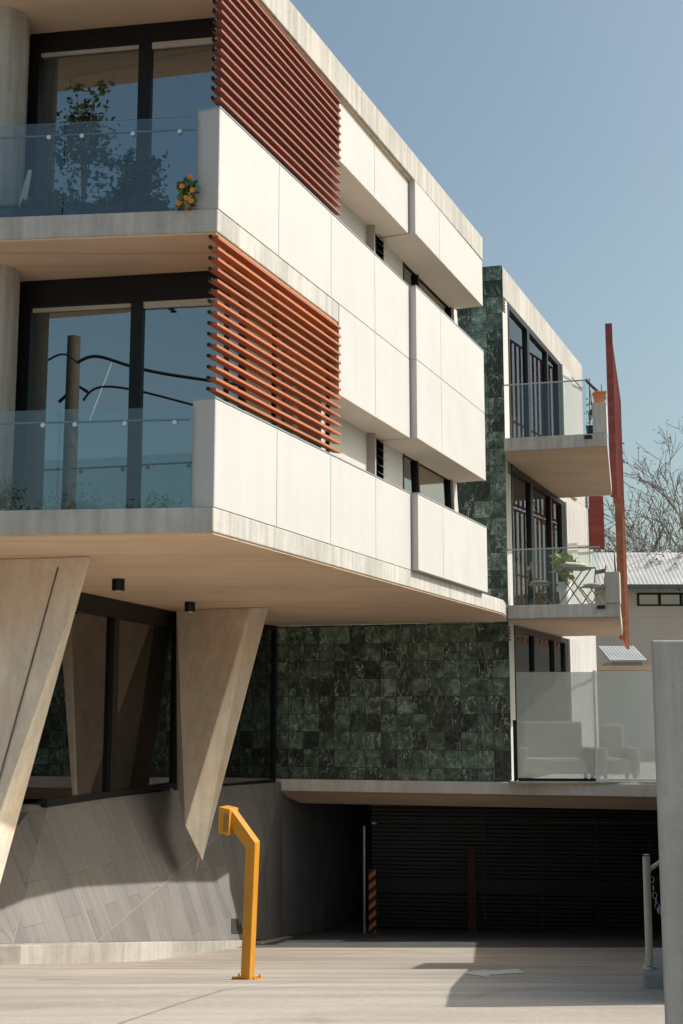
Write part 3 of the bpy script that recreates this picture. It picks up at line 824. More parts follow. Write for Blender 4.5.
# vertical slatted screens on the outer side
def side_screen(z0, z1, y0, y1, mat, x=0.0, name='side_screen'):
    m = MB(); z = z0
    m.box(y0, y0+.06, x-.02, x+.11, z0, z1)
    m.box(y1-.06, y1, x-.02, x+.11, z0, z1)
    z = z0+.05
    while z < z1:
        m.box(y0+.062, y1-.062, x, x+.08, z, z+.06); z += .09
    return part(m, name, mat, FS.M)
FX = Frame(6.20, 29.45, .246, 1.0)
def far_screen(z0, z1, L, x0, mat):
    m = MB(); m.box(0, .05, x0-.10, x0+.06, z0, z1).box(L-.05, L, x0-.05, x0+.03, z0, z1)
    m.box(.05, L-.05, x0-.01, x0+.02, z0, z0+.05).box(.05, L-.05, x0-.01, x0+.02, z1-.05, z1).box(.05, L-.05, x0-.01, x0+.02, (z0+z1)/2, (z0+z1)/2+.05)
    q = .25
    while q < L-.1:
        m.box(q, q+.04, x0-.055, x0-.0105, z0+.001, z1-.001); q += .30
    return part(m, 'side_screen', mat, FX.M)
far_screen(4.93, 9.05, 8.0, -.04, RED_SCR)
far_screen(1.66, 4.90, 4.6, -.13, ORG_SCR)
# further balcony's screen seen between the two slabs
m = MB()
a = aty(590, 520, 33.0); b = aty(604, 520, 33.0)
part(MB().box(a.x, b.x, 33.0, 33.1, aty(597, 549, 33).z, aty(597, 496, 33).z), 'side_screen', RED_SCR)
part(MB().box(a.x-.55, a.x-.02, 33.15, 33.3, aty(590, 672, 33).z, aty(590, 480, 33).z), 'raking_fin', PANEL)

# ---- terrace screen of frosted glass
TS = Frame(Q.o.x, 24.75, 1, -.06)
zA = zg0+.03
def sT(px, py=720): return TS.s_(px, py)
ztp = TS.z_(560, 672)
a0, a1, b0, b1 = sT(517), sT(594), sT(596.5), sT(665)
part(MB().box(sT(510), b1, -.14, .35, zg0-.0, zg0+.028), 'terrace_edge', CONC_EDGE, TS.M)
g1 = part(MB().box(a0, a1, 0, .012, zA+.06, ztp), 'privacy_glass', FROST, TS.M)
part(MB().box(a0, a1, -.012, .03, zA, zA+.055), 'glass_channel', BLACKM, TS.M, g1)
g2 = part(MB().box(b0, b1, .02, .032, zA+.06, ztp+.02), 'privacy_glass', FROST, TS.M)
part(MB().box(b0, b1, -.01, .05, zA, zA+.055), 'glass_channel', WHITEP, TS.M, g2)
part(MB().box(a1+.004, b0-.004, -.005, .035, zA, ztp+.03), 'glass_post', WHITEP, TS.M)
part(MB().box(sT(513), sT(516), -.02, .06, zA, TS.z_(514, 720)), 'glass_post', BLACKM, TS.M)

# ================================================================== THINGS ON THE BUILDING
def downlight(px, py, label):
    p = atz(px, py, zS)
    t = empty('ceiling_spotlight', T((p.x, p.y, zS))); tag(t, label, 'spotlight', 'black cylinder spotlights under the slab')
    M = T((p.x, p.y, zS))
    MB().lathe([(.075, -.155), (.085, -.15), (.085, -.002)], 0, 0, 20).build('housing', BLACKM, t, M)
    MB().lathe([(.05, -.165), (.055, -.1555)], 0, 0, 16).build('lens', BRIGHT, t, M)
downlight(118.5, 579, 'black cylinder spotlight on the tan soffit nearest the left splayed column')
downlight(190, 602, 'black cylinder spotlight on the tan soffit above the column with the hanging tip')
p = atz(362, 627, zS)
t = empty('soffit_luminaire', T((p.x, p.y, zS))); tag(t, 'small flat white fitting on the soffit in front of the green stone wall', 'light fitting')
MB().box(-.2, .28, -.12, .12, -.05, -.002).build('case', WHITEP, t, T((p.x, p.y, zS)), bevel=.01)

def leafy(name, M, label, cat, pot, h, crown, n, size, leafmat, stems=3, group=None, potr=.16, poth=.28, seed=1):
    rnd = random.Random(seed); t = empty(name, M); tag(t, label, cat, group)
    MB().lathe([(potr*.75, .001), (potr, poth), (potr*.93, poth), (potr*.9, poth-.03)], 0, 0, 18).build('pot', pot, t, M)
    st = MB(); lf = MB()
    for i in range(stems):
        a = rnd.uniform(0, 6.28); r = crown[0]*rnd.uniform(.15, .6)
        pts = [(0, 0, poth-.04), (r*.3*math.cos(a), r*.3*math.sin(a), h*.45), (r*math.cos(a), r*math.sin(a), h*rnd.uniform(.75, .97))]
        st.tube(pts, .012, 5, .004)
        for q in range(3):
            u = rnd.uniform(.45, 1.0); bx = Vector(pts[1]).lerp(Vector(pts[2]), (u-.45)/.55)
            e = bx+Vector((rnd.uniform(-1, 1)*crown[0]*.6, rnd.uniform(-1, 1)*crown[1]*.5, rnd.uniform(0, .22)))
            st.tube([bx, e], .006, 4, .003)
            lf.leaves(e, (.13, .13, .12), max(4, n//(stems*6)), size, rnd, 0)
    lf.leaves((0, 0, h-crown[2]), crown, n//2, size, rnd, .2)
    st.build('stem', BARK, t, M); lf.build('foliage', leafmat, t, M); return t
def balc(px, zl, y=.45):
    s = B.s_(px, 200 if zl > 4 else 490, y); v = B.world(s, y, zl+.003); return T(v)
leafy('potted_shrub', balc(83, Z2T, .5), 'tall loose potted citrus shrub rising above the glass of the top balcony', 'plant', POTB, 1.62, (.40, .3, .62), 1000, .075, LEAF_D, 6, seed=3)
t = leafy('potted_shrub', balc(145, Z2T, .5), 'rounded potted bush on the top balcony beside the dark window post', 'plant', POTB, .80, (.24, .22, .26), 900, .05, LEAF_D, 4, seed=5)
leafy('potted_herb', balc(57, Z2T, .35), 'small sprawling herb in a dark pot left of the tall shrub', 'plant', POTB, .42, (.2, .16, .14), 120, .08, LEAF_M, 4, potr=.13, poth=.18, seed=6)
leafy('potted_herb', balc(72, Z2T, .25), 'little plant in a bright blue pot on the top balcony', 'plant', BLUEP, .30, (.1, .1, .09), 60, .06, LEAF_M, 3, potr=.07, poth=.13, seed=8)
# long planters with low greenery
def trough(px0, px1, label, seed):
    rnd = random.Random(seed); s0_, s1_ = B.s_(px0, 205, .3), B.s_(px1, 205, .3)
    M = T(B.world((s0_+s1_)/2, .3, Z2T+.003)) @ Matrix.Rotation(math.atan2(B.dy, B.dx), 4, 'Z'); L = (s1_-s0_)/2
    t = empty('planter_trough', M); tag(t, label, 'planter', 'low planters on the top balcony')
    MB().hexa([(-L+.02, -.09, .001), (L-.02, -.09, .001), (L-.02, .09, .001), (-L+.02, .09, .001)], [(-L, -.11, .16), (L, -.11, .16), (L, .11, .16), (-L, .11, .16)]).build('trough', POTB, t, M, bevel=.01)
    m = MB()
    for i in range(5): m.leaves((-L+.1+(2*L-.2)*i/4, 0, .2), (.13, .12, .11), 160, .05, rnd, 0)
    m.build('foliage', LEAF_D, t, M)
trough(93, 128, 'dark planter trough of low greenery directly under the tall shrub', 11)
trough(130, 168, 'dark planter trough of low greenery beneath the rounded bush', 12)
trough(18, 50, 'dark planter trough of low greenery beside the round column', 13)
# grey box by the column and leaning pale board
M = balc(2, Z2T, .3)
t = empty('storage_box', M); tag(t, 'blue grey plastic storage box on the top balcony at the picture edge', 'box')
MB().box(-.3, .2, -.14, .14, .001, .17).build('box', m_plain('box_plastic', (.08, .11, .15), .5), t, M, bevel=.02)
MB().box(-.31, .21, -.15, .15, .171, .2).build('lid', m_plain('lid_plastic', (.06, .08, .11), .5), t, M, bevel=.01)
M = balc(22, Z2T, .45)
t = tag(MB().add([(-.12, .0, .002), (.0, .0, .002), (.09, .02, .72), (.05, .02, .72), (-.12, .03, .002), (.0, .03, .002), (.09, .05, .72), (.05, .05, .72)], [(0,1,2,3),(7,6,5,4),(0,4,5,1),(1,5,6,2),(2,6,7,3),(3,7,4,0)]).build('folded_airer', WHITEP, None, M), 'pale folded board leaning on the round column behind the balcony glass', 'board')
# orange flowers spilling over the slab edge by the white parapet
M = T(B.world(B.s_(186, 200, .02), .10, Z2T+.003))
t = empty('flowering_plant', M); tag(t, 'orange flowering plant in leaf at the glass end beside the white parapet', 'plant')
rnd = random.Random(21)
MB().lathe([(.07, .001), (.09, .16), (.08, .16)], 0, 0, 14).build('pot', TERRA, t, M)
m = MB().leaves((0, -.12, .17), (.12, .10, .21), 230, .055, rnd, .1, .9); m.build('foliage', LEAF_M, t, M)
m = MB()
for q in ((-.03, -.25, .19), (.02, -.26, .06), (.07, -.25, .03), (.05, -.22, .30), (-.06, -.24, .01), (.08, -.26, .14)):
    for k in range(7):
        a = k*.9; c = Vector(q); e = c+Vector((.026*math.cos(a), -.01, .026*math.sin(a)))
        u = Vector((-.014*math.sin(a), 0, .014*math.cos(a)))
        m.add([c, e+u, e-u], [(0, 1, 2)])
    m.blob(q, .012, .012, .012, 6, 4)
m.build('blossom', PETAL, t, M)

# orange pot on the upper upstand
v = Q.world(QLEN-.13, .17, 5.2+.585)
M = T(v); t = empty('terracotta_pot', M); tag(t, 'square orange terracotta pot on the concrete corner of the upper far balcony', 'pot')
MB().hexa([(-.08, -.08, 0), (.08, -.08, 0), (.08, .08, 0), (-.08, .08, 0)], [(-.11, -.11, .2), (.11, -.11, .2), (.11, .11, .2), (-.11, .11, .2)]).build('body', TERRA, t, M, bevel=.008)
MB().box(-.12, .12, -.12, .12, .201, .24).build('rim', TERRA, t, M, bevel=.008)
# climber poles plant upper balcony
v = Q.world(QLEN-.34, .35, 5.205); M = T(v)
t = empty('climbing_plant', M); tag(t, 'thin dark climbing plant on stakes at the corner of the upper far balcony', 'plant')
m = MB(); m.tube([(0, 0, 0), (.02, 0, 1.15)], .012, 5).tube([(.12, .1, 0), (.05, .1, .95)], .01, 5)
m.build('stake', BARK, t, M)
MB().leaves((.03, .05, .45), (.1, .1, .5), 110, .055, random.Random(4), 0).build('foliage', LEAF_D, t, M)
MB().lathe([(.1, .0), (.13, .22), (.12, .22)], .06, .05, 14).build('pot', POTB, t, M)

# bistro set on the lower far balcony
def bistro_chair(M, label):
    t = empty('folding_chair', M); tag(t, label, 'chair', 'folding bistro chairs on the far balcony')
    MB().box(-.19, .19, -.18, .18, .44, .46).build('seat', WOODF, t, M, bevel=.006)
    MB().blob((0, 0, .485), .19, .18, .035, 14, 6).build('cushion', FABRIC, t, M)
    for s in (-1, 1):
        MB().tube([(s*.19, -.2, 0.001), (s*.19, .17, .50), (s*.19, .21, .86)], .013, 6).build('leg', WOODF, t, M)
        MB().tube([(s*.165, .22, 0.001), (s*.165, -.17, .45)], .013, 6).build('leg', WOODF, t, M)
    MB().box(-.18, .18, .195, .21, .72, .80).build('backrest', WOODF, t, M)
    MB().tube([(-.19, -.12, .11), (.19, -.12, .11)], .008, 5).build('stretcher', WOODF, t, M)
    return t
def onQ(px, y, rz, zl=2.013):
    s = Q.s_(px, 590, y); return T(Q.world(s, y, zl)) @ Matrix.Rotation(rz, 4, 'Z')
bistro_chair(onQ(540, .75, R(95)), 'dark folding chair with pale round cushion, left of the balcony table')
bistro_chair(onQ(592, 1.55, R(-70)), 'dark folding chair behind the small table at the balcony corner')
M = onQ(574, .65, R(14))
t = empty('folding_table', M); tag(t, 'small dark folding table with crossed legs on the lower far balcony', 'table')
MB().box(-.33, .33, -.26, .26, .71, .735).build('tabletop', WOODF, t, M, bevel=.006)
for s in (-1, 1):
    MB().tube([(-.27, s*.2, .001), (.27, s*.2, .71)], .013, 6).build('leg', WOODF, t, M)
    MB().tube([(.27, s*.17, .001), (-.27, s*.17, .71)], .013, 6).build('leg', WOODF, t, M)
M2 = M @ T((.02, 0, .737))
t = empty('table_cushion', M2); tag(t, 'pale folded cushion lying on the small balcony table', 'cushion')
MB().blob((0, 0, .05), .26, .15, .05, 16, 8).build('pad', FABRIC, t, M2)
MB().tube([(-.22, -.08, .08), (.22, .05, .09)], .02, 8).build('roll', FABRIC, t, M2)
leafy('potted_palm', onQ(565, 1.0, 0), 'spiky yellow green plant in a white pot behind the balcony table', 'plant', WHITEP, 1.05, (.22, .22, .2), 160, .16, LEAF_Y, 7, potr=.13, poth=.5, seed=31)

# terrace furniture behind the frosted glass
def sofa(px0, px1, Y, zt, label, nm, mat):
    a = aty(px0, 740, Y); b = aty(px1, 740, Y); z0 = zg0+.002; w = b.x-a.x
    M = T(((a.x+b.x)/2, Y, z0)); t = empty(nm, M); tag(t, label, 'seat')
    h = zt-z0
    MB().box(-w/2+.08, w/2-.08, -.35, .35, .12, .42).build('seat', mat, t, M, bevel=.05)
    MB().box(-w/2+.08, w/2-.08, .36, .5, .1, h).build('backrest', mat, t, M, bevel=.04)
    for s in (-1, 1):
        MB().box(s*w/2-.07, s*w/2+.07, -.36, .5, .1, .62).build('armrest', mat, t, M, bevel=.04)
        for q in (-.28, .42): MB().box(s*(w/2-.03)-.03, s*(w/2-.03)+.03, q-.03, q+.03, 0, .1).build('leg', BLACKM, t, M)
sofa(522, 590, 25.9, -.15, 'long grey covered outdoor sofa behind the left frosted pane', 'outdoor_sofa', GREYF)
sofa(600, 632, 25.7, -.20, 'rounded grey outdoor armchair behind the right frosted pane', 'outdoor_armchair', GREYF)

# ================================================================== DRIVEWAY THINGS
# yellow access pedestal
YP = 9.2
M = T((aty(247.5, 981, YP).x, YP, gz(YP)))
t = empty('access_pedestal', M); tag(t, 'yellow steel gooseneck intercom post bolted to the driveway', 'intercom post')
def pl(px, py):
    v = aty(px, py, YP-.02); return (v.x-M.translation.x, v.z-M.translation.z)
PM = M @ Matrix.Rotation(R(-16), 4, 'Z')
prof = [pl(242.5, 980), pl(252, 980), pl(258, 842), pl(231.5, 808), pl(231, 826), pl(247.8, 848)]
prof[0] = (prof[0][0], .012); prof[1] = (prof[1][0], .012)
m = MB().sideprism(prof, -.05, .05)
m.build('post', YELLOW, t, PM, bevel=.004)
h = [pl(220, 833), pl(231.5, 835.5), pl(233.2, 809), pl(221, 806.5)]
MB().sideprism(h, -.085, .085).build('reader_head', YELLOW, t, PM, bevel=.006)
h2 = [pl(226, 831), pl(231.8, 832), pl(232.6, 815), pl(226.5, 813)]
MB().sideprism(h2, -.089, -.0865).build('reader_plate', YDARK, t, PM)
MB().box(-.095, .085, -.075, .075, .001, .010).build('base_plate', YELLOW, t, PM, bevel=.002)
for sx_ in (-.08, .07):
    for sy_ in (-.058, .058):
        MB().lathe([(.011, .0105), (.011, .02), (.006, .021), (.006, .028)], sx_, sy_, 8).build('bolt', YELLOW, t, PM)

# concrete pier close to the camera at right
YQ = 3.6
pa = aty(651, 640, YQ)
M = T((pa.x, YQ, gz(YQ)))
hz_ = pa.z-gz(YQ)
o = MB().hexa([(0, 0, -.02), (.34, 0, -.02), (.42, .30, -.02), (.085, .30, -.02)], [(0, 0, hz_), (.34, 0, hz_), (.42, .30, hz_), (.085, .30, hz_)]).build('concrete_pier', CONC_PIER, None, M, bevel=.006)
tag(o, 'tall smooth grey concrete pier in the right foreground', 'pier')

# unseen wall behind the pier, its top shaped to cast the driveway shadow
m = MB(); x0, y0 = 1.74, 7.0; L = 17.6; st = .252
def wall_top(y):
    xs_ = .50+(1.96-.50)*(y-6.8)/13.8-(.62 if 13.9 < y < 17.4 else 0)  # top follows the wanted shadow edge, raised where the shadow juts out
    return gz(y)+(x0+st*(y-y0)-xs_)/1.1
ys_ = [y0+.35*i for i in range(51)]
for ya, yb in zip(ys_, ys_[1:]):
    xa, xb = x0+st*(ya-y0), x0+st*(yb-y0)
    ta, tb = wall_top((ya+yb)/2-.17), wall_top((ya+yb)/2+.17)
    if (ta-gz(ya) > 0) and abs(ta-tb) > .3: tb = ta
    m.hexa([(xa, ya, gz(ya)-.3), (xa+.25, ya, gz(ya)-.3), (xb+.25, yb, gz(yb)-.3), (xb, yb, gz(yb)-.3)], [(xa, ya, ta), (xa+.25, ya, ta), (xb+.25, yb, tb), (xb, yb, tb)])
o = m.build('shadow_wall', CONC_PIER); tag(o, 'unseen grey wall hidden behind the pier, shaped to cast the driveway shadow', 'wall')

# handrail post on its block
YB = 7.65
pc = aty(652, 985, YB); M = T((pc.x, YB, gz(YB)))
t = empty('rail_post', M); tag(t, 'pale steel rail post with rounded top on a concrete block by the pier', 'post')
def rl(px, py, Y=YB): v = aty(px, py, Y); return (v.x-pc.x, Y-YB, v.z-gz(YB))
x_a, x_b = rl(641, 985)[0], rl(662, 985)[0]
zt2 = rl(650, 971)[2]
MB().prism([(x_a, -.05), (x_b+.05, -.05), (x_b+.25, .75), (x_a+.20, .75)], -.12, zt2).build('block', CONC_KERB, t, M, bevel=.02)
a_ = Vector(rl(652.5, 968)); b_ = Vector(rl(649, 858)); a_.y = b_.y = .07
MB().tube([a_, b_, b_+Vector((0, 0, .012))], .021, 14).tube([b_+Vector((.0, .01, -.06)), b_+Vector((.04, .05, -.07)), b_+Vector((.40, 1.3, -.16))], .012, 8).build('rail', m_plain('pale_rail', (.55, .47, .40), .5, .1), t, M)
MB().lathe([(.042, zt2), (.042, zt2+.01), (.03, zt2+.014)], a_.x, .07, 16).build('base_plate', STEEL, t, M)
# chain
m = MB(); c0 = b_+Vector((.02, -.01, -.07)); c1 = c0+Vector((.07, -.02, -.16))
for i in range(13):
    u = i/12; p = c0.lerp(c1, u)+Vector((0, 0, -.28*u*(1-u)*2))
    for k in range(8):
        a = k*math.pi/4; b = (k+1)*math.pi/4
        w = (Vector((.013*math.cos(a), 0, .017*math.sin(a))), Vector((.013*math.cos(b), 0, .017*math.sin(b)))) if i % 2 else (Vector((0, .013*math.cos(a), .017*math.sin(a))), Vector((0, .013*math.cos(b), .017*math.sin(b))))
        m.tube([p+w[0], p+w[1]], .002, 4, caps=False)
m.build('chain', STEEL, t, M)

# garage posts
def post(px, py0, py1, Y, r, mat, name, label, cat, sq=None):
    v = aty(px, py0, Y); z0 = gz(Y); h = aty(px, py1, Y).z-z0
    M = T((v.x, Y, z0)); mb = MB()
    if sq: mb.box(-sq, sq, -.03, .03, .001, h)
    else: mb.tube([(0, 0, .001), (0, 0, h)], r, 12)
    o = mb.build(name, mat, None, M, bevel=.004 if sq else 0); tag(o, label, cat); return o
post(364.5, 935, 826, 26.9, .03, STEEL, 'slim_pole', 'slim pale steel pole at the left side of the garage mouth', 'pole')
hz = post(372.5, 933, 869, 27.4, 0, HAZ, 'hazard_post', 'orange and black striped guard post beside the slim steel pole', 'guard post', .075)
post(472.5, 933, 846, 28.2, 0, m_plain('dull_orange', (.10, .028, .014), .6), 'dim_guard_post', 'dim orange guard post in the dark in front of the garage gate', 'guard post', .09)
for px, py, lb in ((518, 822, 'tiny cold lamp on the dark ceiling near the middle of the garage gate'), (374, 823, 'tiny lamp on the wall above the striped guard post')):
    v = aty(px, py, 28.3); M = T(v); t = empty('garage_lamp', M); tag(t, lb, 'lamp', 'small garage lamps')
    MB().box(-.05, .05, -.02, .03, -.02, .02).build('diffuser', WHITEP, t, M)
    MB().box(-.06, .06, .031, .05, -.03, .03).build('housing', BLACKM, t, M)

# worn painted arrow
m = MB(); pts = [(463, 973), (487, 968.5), (487, 970.5), (518, 968), (524, 973), (489, 975.5), (490, 978.5)]
vs = []
for px, py in pts:
    d = ray(px, py); Y = 12.0
    for _ in range(60):
        z = gz(Y)+.004; Y2 = z/d.z*d.y; Y = Y*.7+Y2*.3
    v = d*(Y/d.y); vs.append((v.x, v.y, gz(v.y)+.004))
cy_ = sum(v[1] for v in vs)/len(vs)
m.add(vs, [(0, 6, 5, 4, 3, 2, 1)])
struct(m.build('arrow_marking', ARROWP))

# ================================================================== BACKGROUND
# neighbour's house
HB = 46.0
ha = aty(590, 590, HB)
M = T((ha.x, HB, -4.6)); hr = empty('weatherboard_house', M)
tag(hr, 'beige weatherboard house with pale corrugated roof behind the right wing', 'house')
def hl(px, py): v = aty(px, py, HB); return v.x-ha.x, v.z+4.6
ze = hl(640, 588)[1]; zr = hl(640, 552)[1]
def m_boards(name, col):
    t = NT(name); co = t.co(); sep = t.n('ShaderNodeSeparateXYZ'); t.l(co, sep.inputs[0])
    f = t.math('FRACT', t.math('DIVIDE', sep.outputs[2], .2))
    c = t.mix(1.0, col, t.ramp(t.noise(co, .7, 4), [(.3, .9), (.7, 1.05)]), 'MULTIPLY')
    t.surf(t.pbr(c, .7, 0, t.bump(f, .8, .03))); return t.m
WALLH = m_boards('weatherboard', (.66, .56, .49))
wx0, wx1 = hl(637, 600)[0], hl(700, 600)[0]; wz0, wz1 = hl(640, 606)[1], hl(640, 591.5)[1]-.05
m = MB().box(0, wx0, 0, .2, 0, ze-.1).box(wx0, 14, 0, .2, 0, wz0).box(wx1, 14, 0, .2, wz0, ze-.1).box(wx0, wx1, 0, .2, wz1, ze-.1).box(0, .2, .2, 9, 0, ze-.1)
m.build('wall', WALLH, hr, M)
rf = MB().hexa([(-.5, -.5, ze), (14.5, -.5, ze), (14.5, 1.6, zr+.1), (-.5, 1.6, zr+.1)], [(-.5, -.5, ze+.08), (14.5, -.5, ze+.08), (14.5, 1.6, zr+.18), (-.5, 1.6, zr+.18)])
rf.hexa([(-.5, 1.6, zr+.1), (14.5, 1.6, zr+.1), (14.5, 9.5, ze), (-.5, 9.5, ze)], [(-.5, 1.6, zr+.18), (14.5, 1.6, zr+.18), (14.5, 9.5, ze+.08), (-.5, 9.5, ze+.08)])
rf.build('roof', m_corr('corrugated_roof', (.52, .51, .50), .15), hr, M)
MB().box(-.5, 14.5, -.64, -.505, ze-.08, ze+.07).build('gutter', m_plain('gutter', (.12, .13, .13), .5), hr, M)
wz = MB().box(wx0+.002, wx1, -.03, .1, wz0, wz0+.06).box(wx0+.002, wx1, -.03, .1, wz1-.06, wz1)
for q in (0, .36, .72, 1): wz.box(wx0+.002+(wx1-wx0-.1)*q, wx0+.08+(wx1-wx0-.1)*q, -.028, .098, wz0+.06, wz1-.06)
wf = wz.build('window', BLACKM, hr, M)
MB().box(wx0+.05, wx1-.05, .05, .06, wz0+.06, wz1-.06).build('pane', G_STRIP, wf, M)
# timber capped fence in front of the house
fv = aty(592, 668, 36.0); M = T((fv.x, 36, -4.6)); t = empty('garden_fence', M)
tag(t, 'grey ribbed metal fence with tan capping behind the frosted glass', 'fence')
fz = fv.z+4.6
MB().box(0, 6, 0, .06, 0, fz-.06).build('sheet', m_corr('fence_sheet', (.36, .37, .37), .12), t, M)
MB().box(-.02, 6.02, -.05, .11, fz-.058, fz+.06).build('capping', m_plain('tan_capping', (.55, .38, .25), .7), t, M)
sv = aty(608, 645, 38.5); M = T((sv.x, 38.5, -4.6)); sz = sv.z+4.6
t = empty('garden_shed', M); tag(t, 'small grey corrugated shed roof between the fence and the weatherboard house', 'shed')
MB().box(.1, 1.0, 0, 1.4, 0, sz-.5).build('wall', GREYF, t, M)
MB().hexa([(0, -.2, sz-.5), (1.1, -.2, sz-.5), (1.1, 1.5, sz), (0, 1.5, sz)], [(0, -.2, sz-.45), (1.1, -.2, sz-.45), (1.1, 1.5, sz+.05), (0, 1.5, sz+.05)]).build('roof', m_corr('shed_roof', (.36, .37, .38), .1), t, M)

# bare trees
def bare_tree(px, Y, h, seed, label, spread=.5):
    rnd = random.Random(seed); x = aty(px, 560, Y).x; M = T((x, Y, -4.6))
    t = empty('bare_tree', M); tag(t, label, 'tree', 'bare winter trees beyond the house')
    tr = MB(); cr = MB(); lf = MB()
    def grow(p, d, L, r, lvl):
        q = p+d*L; mid = p+d*L*.5+Vector((rnd.uniform(-1, 1), rnd.uniform(-1, 1), 0))*L*.06
        (tr if lvl < 1 else cr).tube([p, mid, q], max(r, .014), 6 if lvl < 3 else 3, max(r*.62, .011), caps=False)
        if lvl >= 7:
            if rnd.random() < .6: lf.leaves(q, (.16, .16, .16), 3, .10, rnd, 0)
            return
        for k in range(3 if lvl < 4 else 2+(rnd.random() < .25)):
            nd = (d+Vector((rnd.gauss(0, spread), rnd.gauss(0, spread), rnd.gauss(.08, spread*.55)))).normalized()
            grow(q if k == 0 else p+d*L*rnd.uniform(.55, 1), nd, L*rnd.uniform(.62, .82), r*.6, lvl+1)
    grow(Vector((0, 0, 0)), Vector((0, 0, 1)), h*.36, .19, 0)
    tr.build('trunk', BARK, t, M); cr.build('crown', BARK, t, M); lf.build('seed_clusters', BARK, t, M)
bare_tree(636, 58, 13.8, 5, 'slender bare tree over the corrugated roof, left of the pair', .42)
bare_tree(684, 55, 14.6, 9, 'larger bare tree over the corrugated roof at the right picture edge', .5)
bare_tree(662, 66, 14.0, 14, 'faint bare tree farther back between the two others', .45)

# ------------------------------------------------------------------ across the street (seen mirrored in the glazing)
nW = Vector((W.nx, W.ny, 0)); oW = W.o
def mir(px, py, dist):
    v = ray(px, py); v = v*(dist/v.y); k = (v-oW).dot(nW); return v-nW*(2*k)
pt_ = mir(73, 336, 42); gb = -1.35
M = T((pt_.x, pt_.y, gb)); t = empty('utility_pole', M)
tag(t, 'weathered timber power pole mirrored in the lower balcony window', 'utility pole')
ph = pt_.z-gb
MB().tube([(0, 0, 0), (0, 0, ph)], .27, 14, .22).build('pole', POLEW, t, M)
MB().tube([(-.5, 0, ph-2.2), (0, -.3, ph-1.6), (.5, -.1, ph-1.9)], .06, 8).build('cable_loop', BLACKM, t, M)
cabs = [[(28, 372), (48, 358), (64, 350), (76, 362)], [(76, 362), (92, 352), (118, 362), (150, 372), (210, 380), (290, 392)], [(82, 400), (92, 384), (125, 386), (190, 404), (270, 425)], [(88, 420), (112, 358)]]
for i, c in enumerate(cabs):
    pts = [mir(px, py, 41) for px, py in c]
    # smooth
    sm = []
    for a, b in zip(pts, pts[1:]):
        for q in range(6): sm.append(a.lerp(b, q/6))
    sm.append(pts[-1])
    for _ in range(14): sm = [sm[0]]+[(sm[k-1]+sm[k]*2+sm[k+1])/4 for k in range(1, len(sm)-1)]+[sm[-1]]
    o = MB().tube(sm, (.035, .055, .04)[i] if i < 3 else .028, 6).build('power_cable', BLACKM if i < 3 else WHITEP)
    tag(o, ['short black service cable left of the mirrored power pole', 'thick black cable sagging right from the top of the mirrored pole', 'lower black cable looping right from the mirrored pole', 'pale stay wire slanting beside the mirrored pole'][i], 'cable')
def street_tree(x, y, h, r, seed, label):
    rnd = random.Random(seed); M = T((x, y, gz(y)-.02)); t = empty('street_tree', M); tag(t, label, 'tree', 'leafy trees across the street')
    MB().tube([(0, 0, 0), (.1, 0, h*.3), (0, .1, h*.6)], .22, 8, .1).build('trunk', BARK, t, M)
    m = MB()
    for i in range(16):
        c = (rnd.uniform(-r, r)*.7, rnd.uniform(-r, r)*.7, h*rnd.uniform(.40, .92)); q = r*rnd.uniform(.3, .5)
        m.leaves(c, (q, q, q*.8), 900, .13, rnd, .0)
    m.build('crown', LEAF_M, t, M)
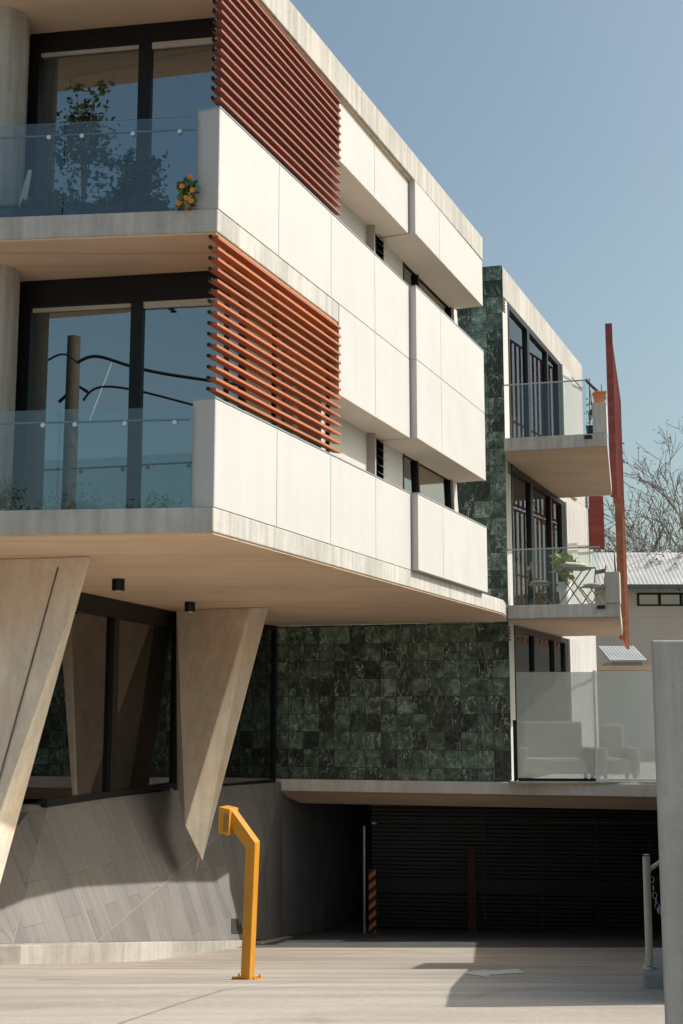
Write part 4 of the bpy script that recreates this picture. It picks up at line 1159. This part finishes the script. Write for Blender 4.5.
for i, (px, d, h, r) in enumerate(((40, 56, 9.6, 2.5), (95, 60, 10.8, 2.9), (135, 57, 10.6, 2.8), (195, 59, 11.6, 3.2), (260, 62, 12, 3.4), (-40, 58, 10.0, 3))):
    v = mir(px, 480, d)
    street_tree(v.x, v.y, h, r, 40+i, ['bushy street tree mirrored low at the left of the balcony glass', 'bushy street tree mirrored right behind the power pole', 'wide street tree mirrored beside the dark window post', 'leafy street tree mirrored under the sagging cables', 'leafy street tree mirrored at the screen end of the glazing', 'leafy street tree mirrored beyond the left picture edge'][i])
# ================================================================== LIGHT, SKY, CAMERA
SUN = Vector((1.1, .09, 1.0)).normalized()
sd = bpy.data.lights.new('sun', 'SUN'); sd.energy = 3.7; sd.angle = R(.55); sd.color = (1, .955, .90)
so = bpy.data.objects.new('sun', sd); COL.objects.link(so)
so.rotation_euler = SUN.to_track_quat('Z', 'Y').to_euler()
w = bpy.data.worlds.new('World'); scene.world = w; w.use_nodes = True
nt = w.node_tree; nt.nodes.clear()
sk = nt.nodes.new('ShaderNodeTexSky'); sk.sky_type = 'NISHITA'; sk.sun_disc = False
sk.sun_elevation = math.asin(SUN.z); sk.sun_rotation = math.atan2(SUN.x, SUN.y)
sk.altitude = 0; sk.air_density = 1.0; sk.dust_density = 4.0; sk.ozone_density = 1.0
bg = nt.nodes.new('ShaderNodeBackground'); bg.inputs['Strength'].default_value = .12
out = nt.nodes.new('ShaderNodeOutputWorld')
tn = nt.nodes.new('ShaderNodeMix'); tn.data_type = 'RGBA'; tn.blend_type = 'MULTIPLY'; tn.inputs[0].default_value = 1
tn.inputs[7].default_value = (1.08, 1.13, .98, 1); nt.links.new(sk.outputs[0], tn.inputs[6]); nt.links.new(tn.outputs[2], bg.inputs[0]); nt.links.new(bg.outputs[0], out.inputs[0])

cd = bpy.data.cameras.new('camera'); cam = bpy.data.objects.new('camera', cd); COL.objects.link(cam)
cam.location = (0, 0, 0); cam.rotation_euler = (math.pi/2+PITCH, 0, 0)
cd.sensor_fit = 'VERTICAL'; cd.sensor_height = 36; cd.lens = FPX/1024*36
cd.clip_start = .05; cd.clip_end = 3000
scene.camera = cam
scene.view_settings.view_transform = 'Standard'; scene.view_settings.look = 'None'
scene.view_settings.exposure = 0.27; scene.view_settings.gamma = 1
scene.render.engine = 'CYCLES'
scene.cycles.max_bounces = 10; scene.cycles.transparent_max_bounces = 12; scene.cycles.diffuse_bounces = 6
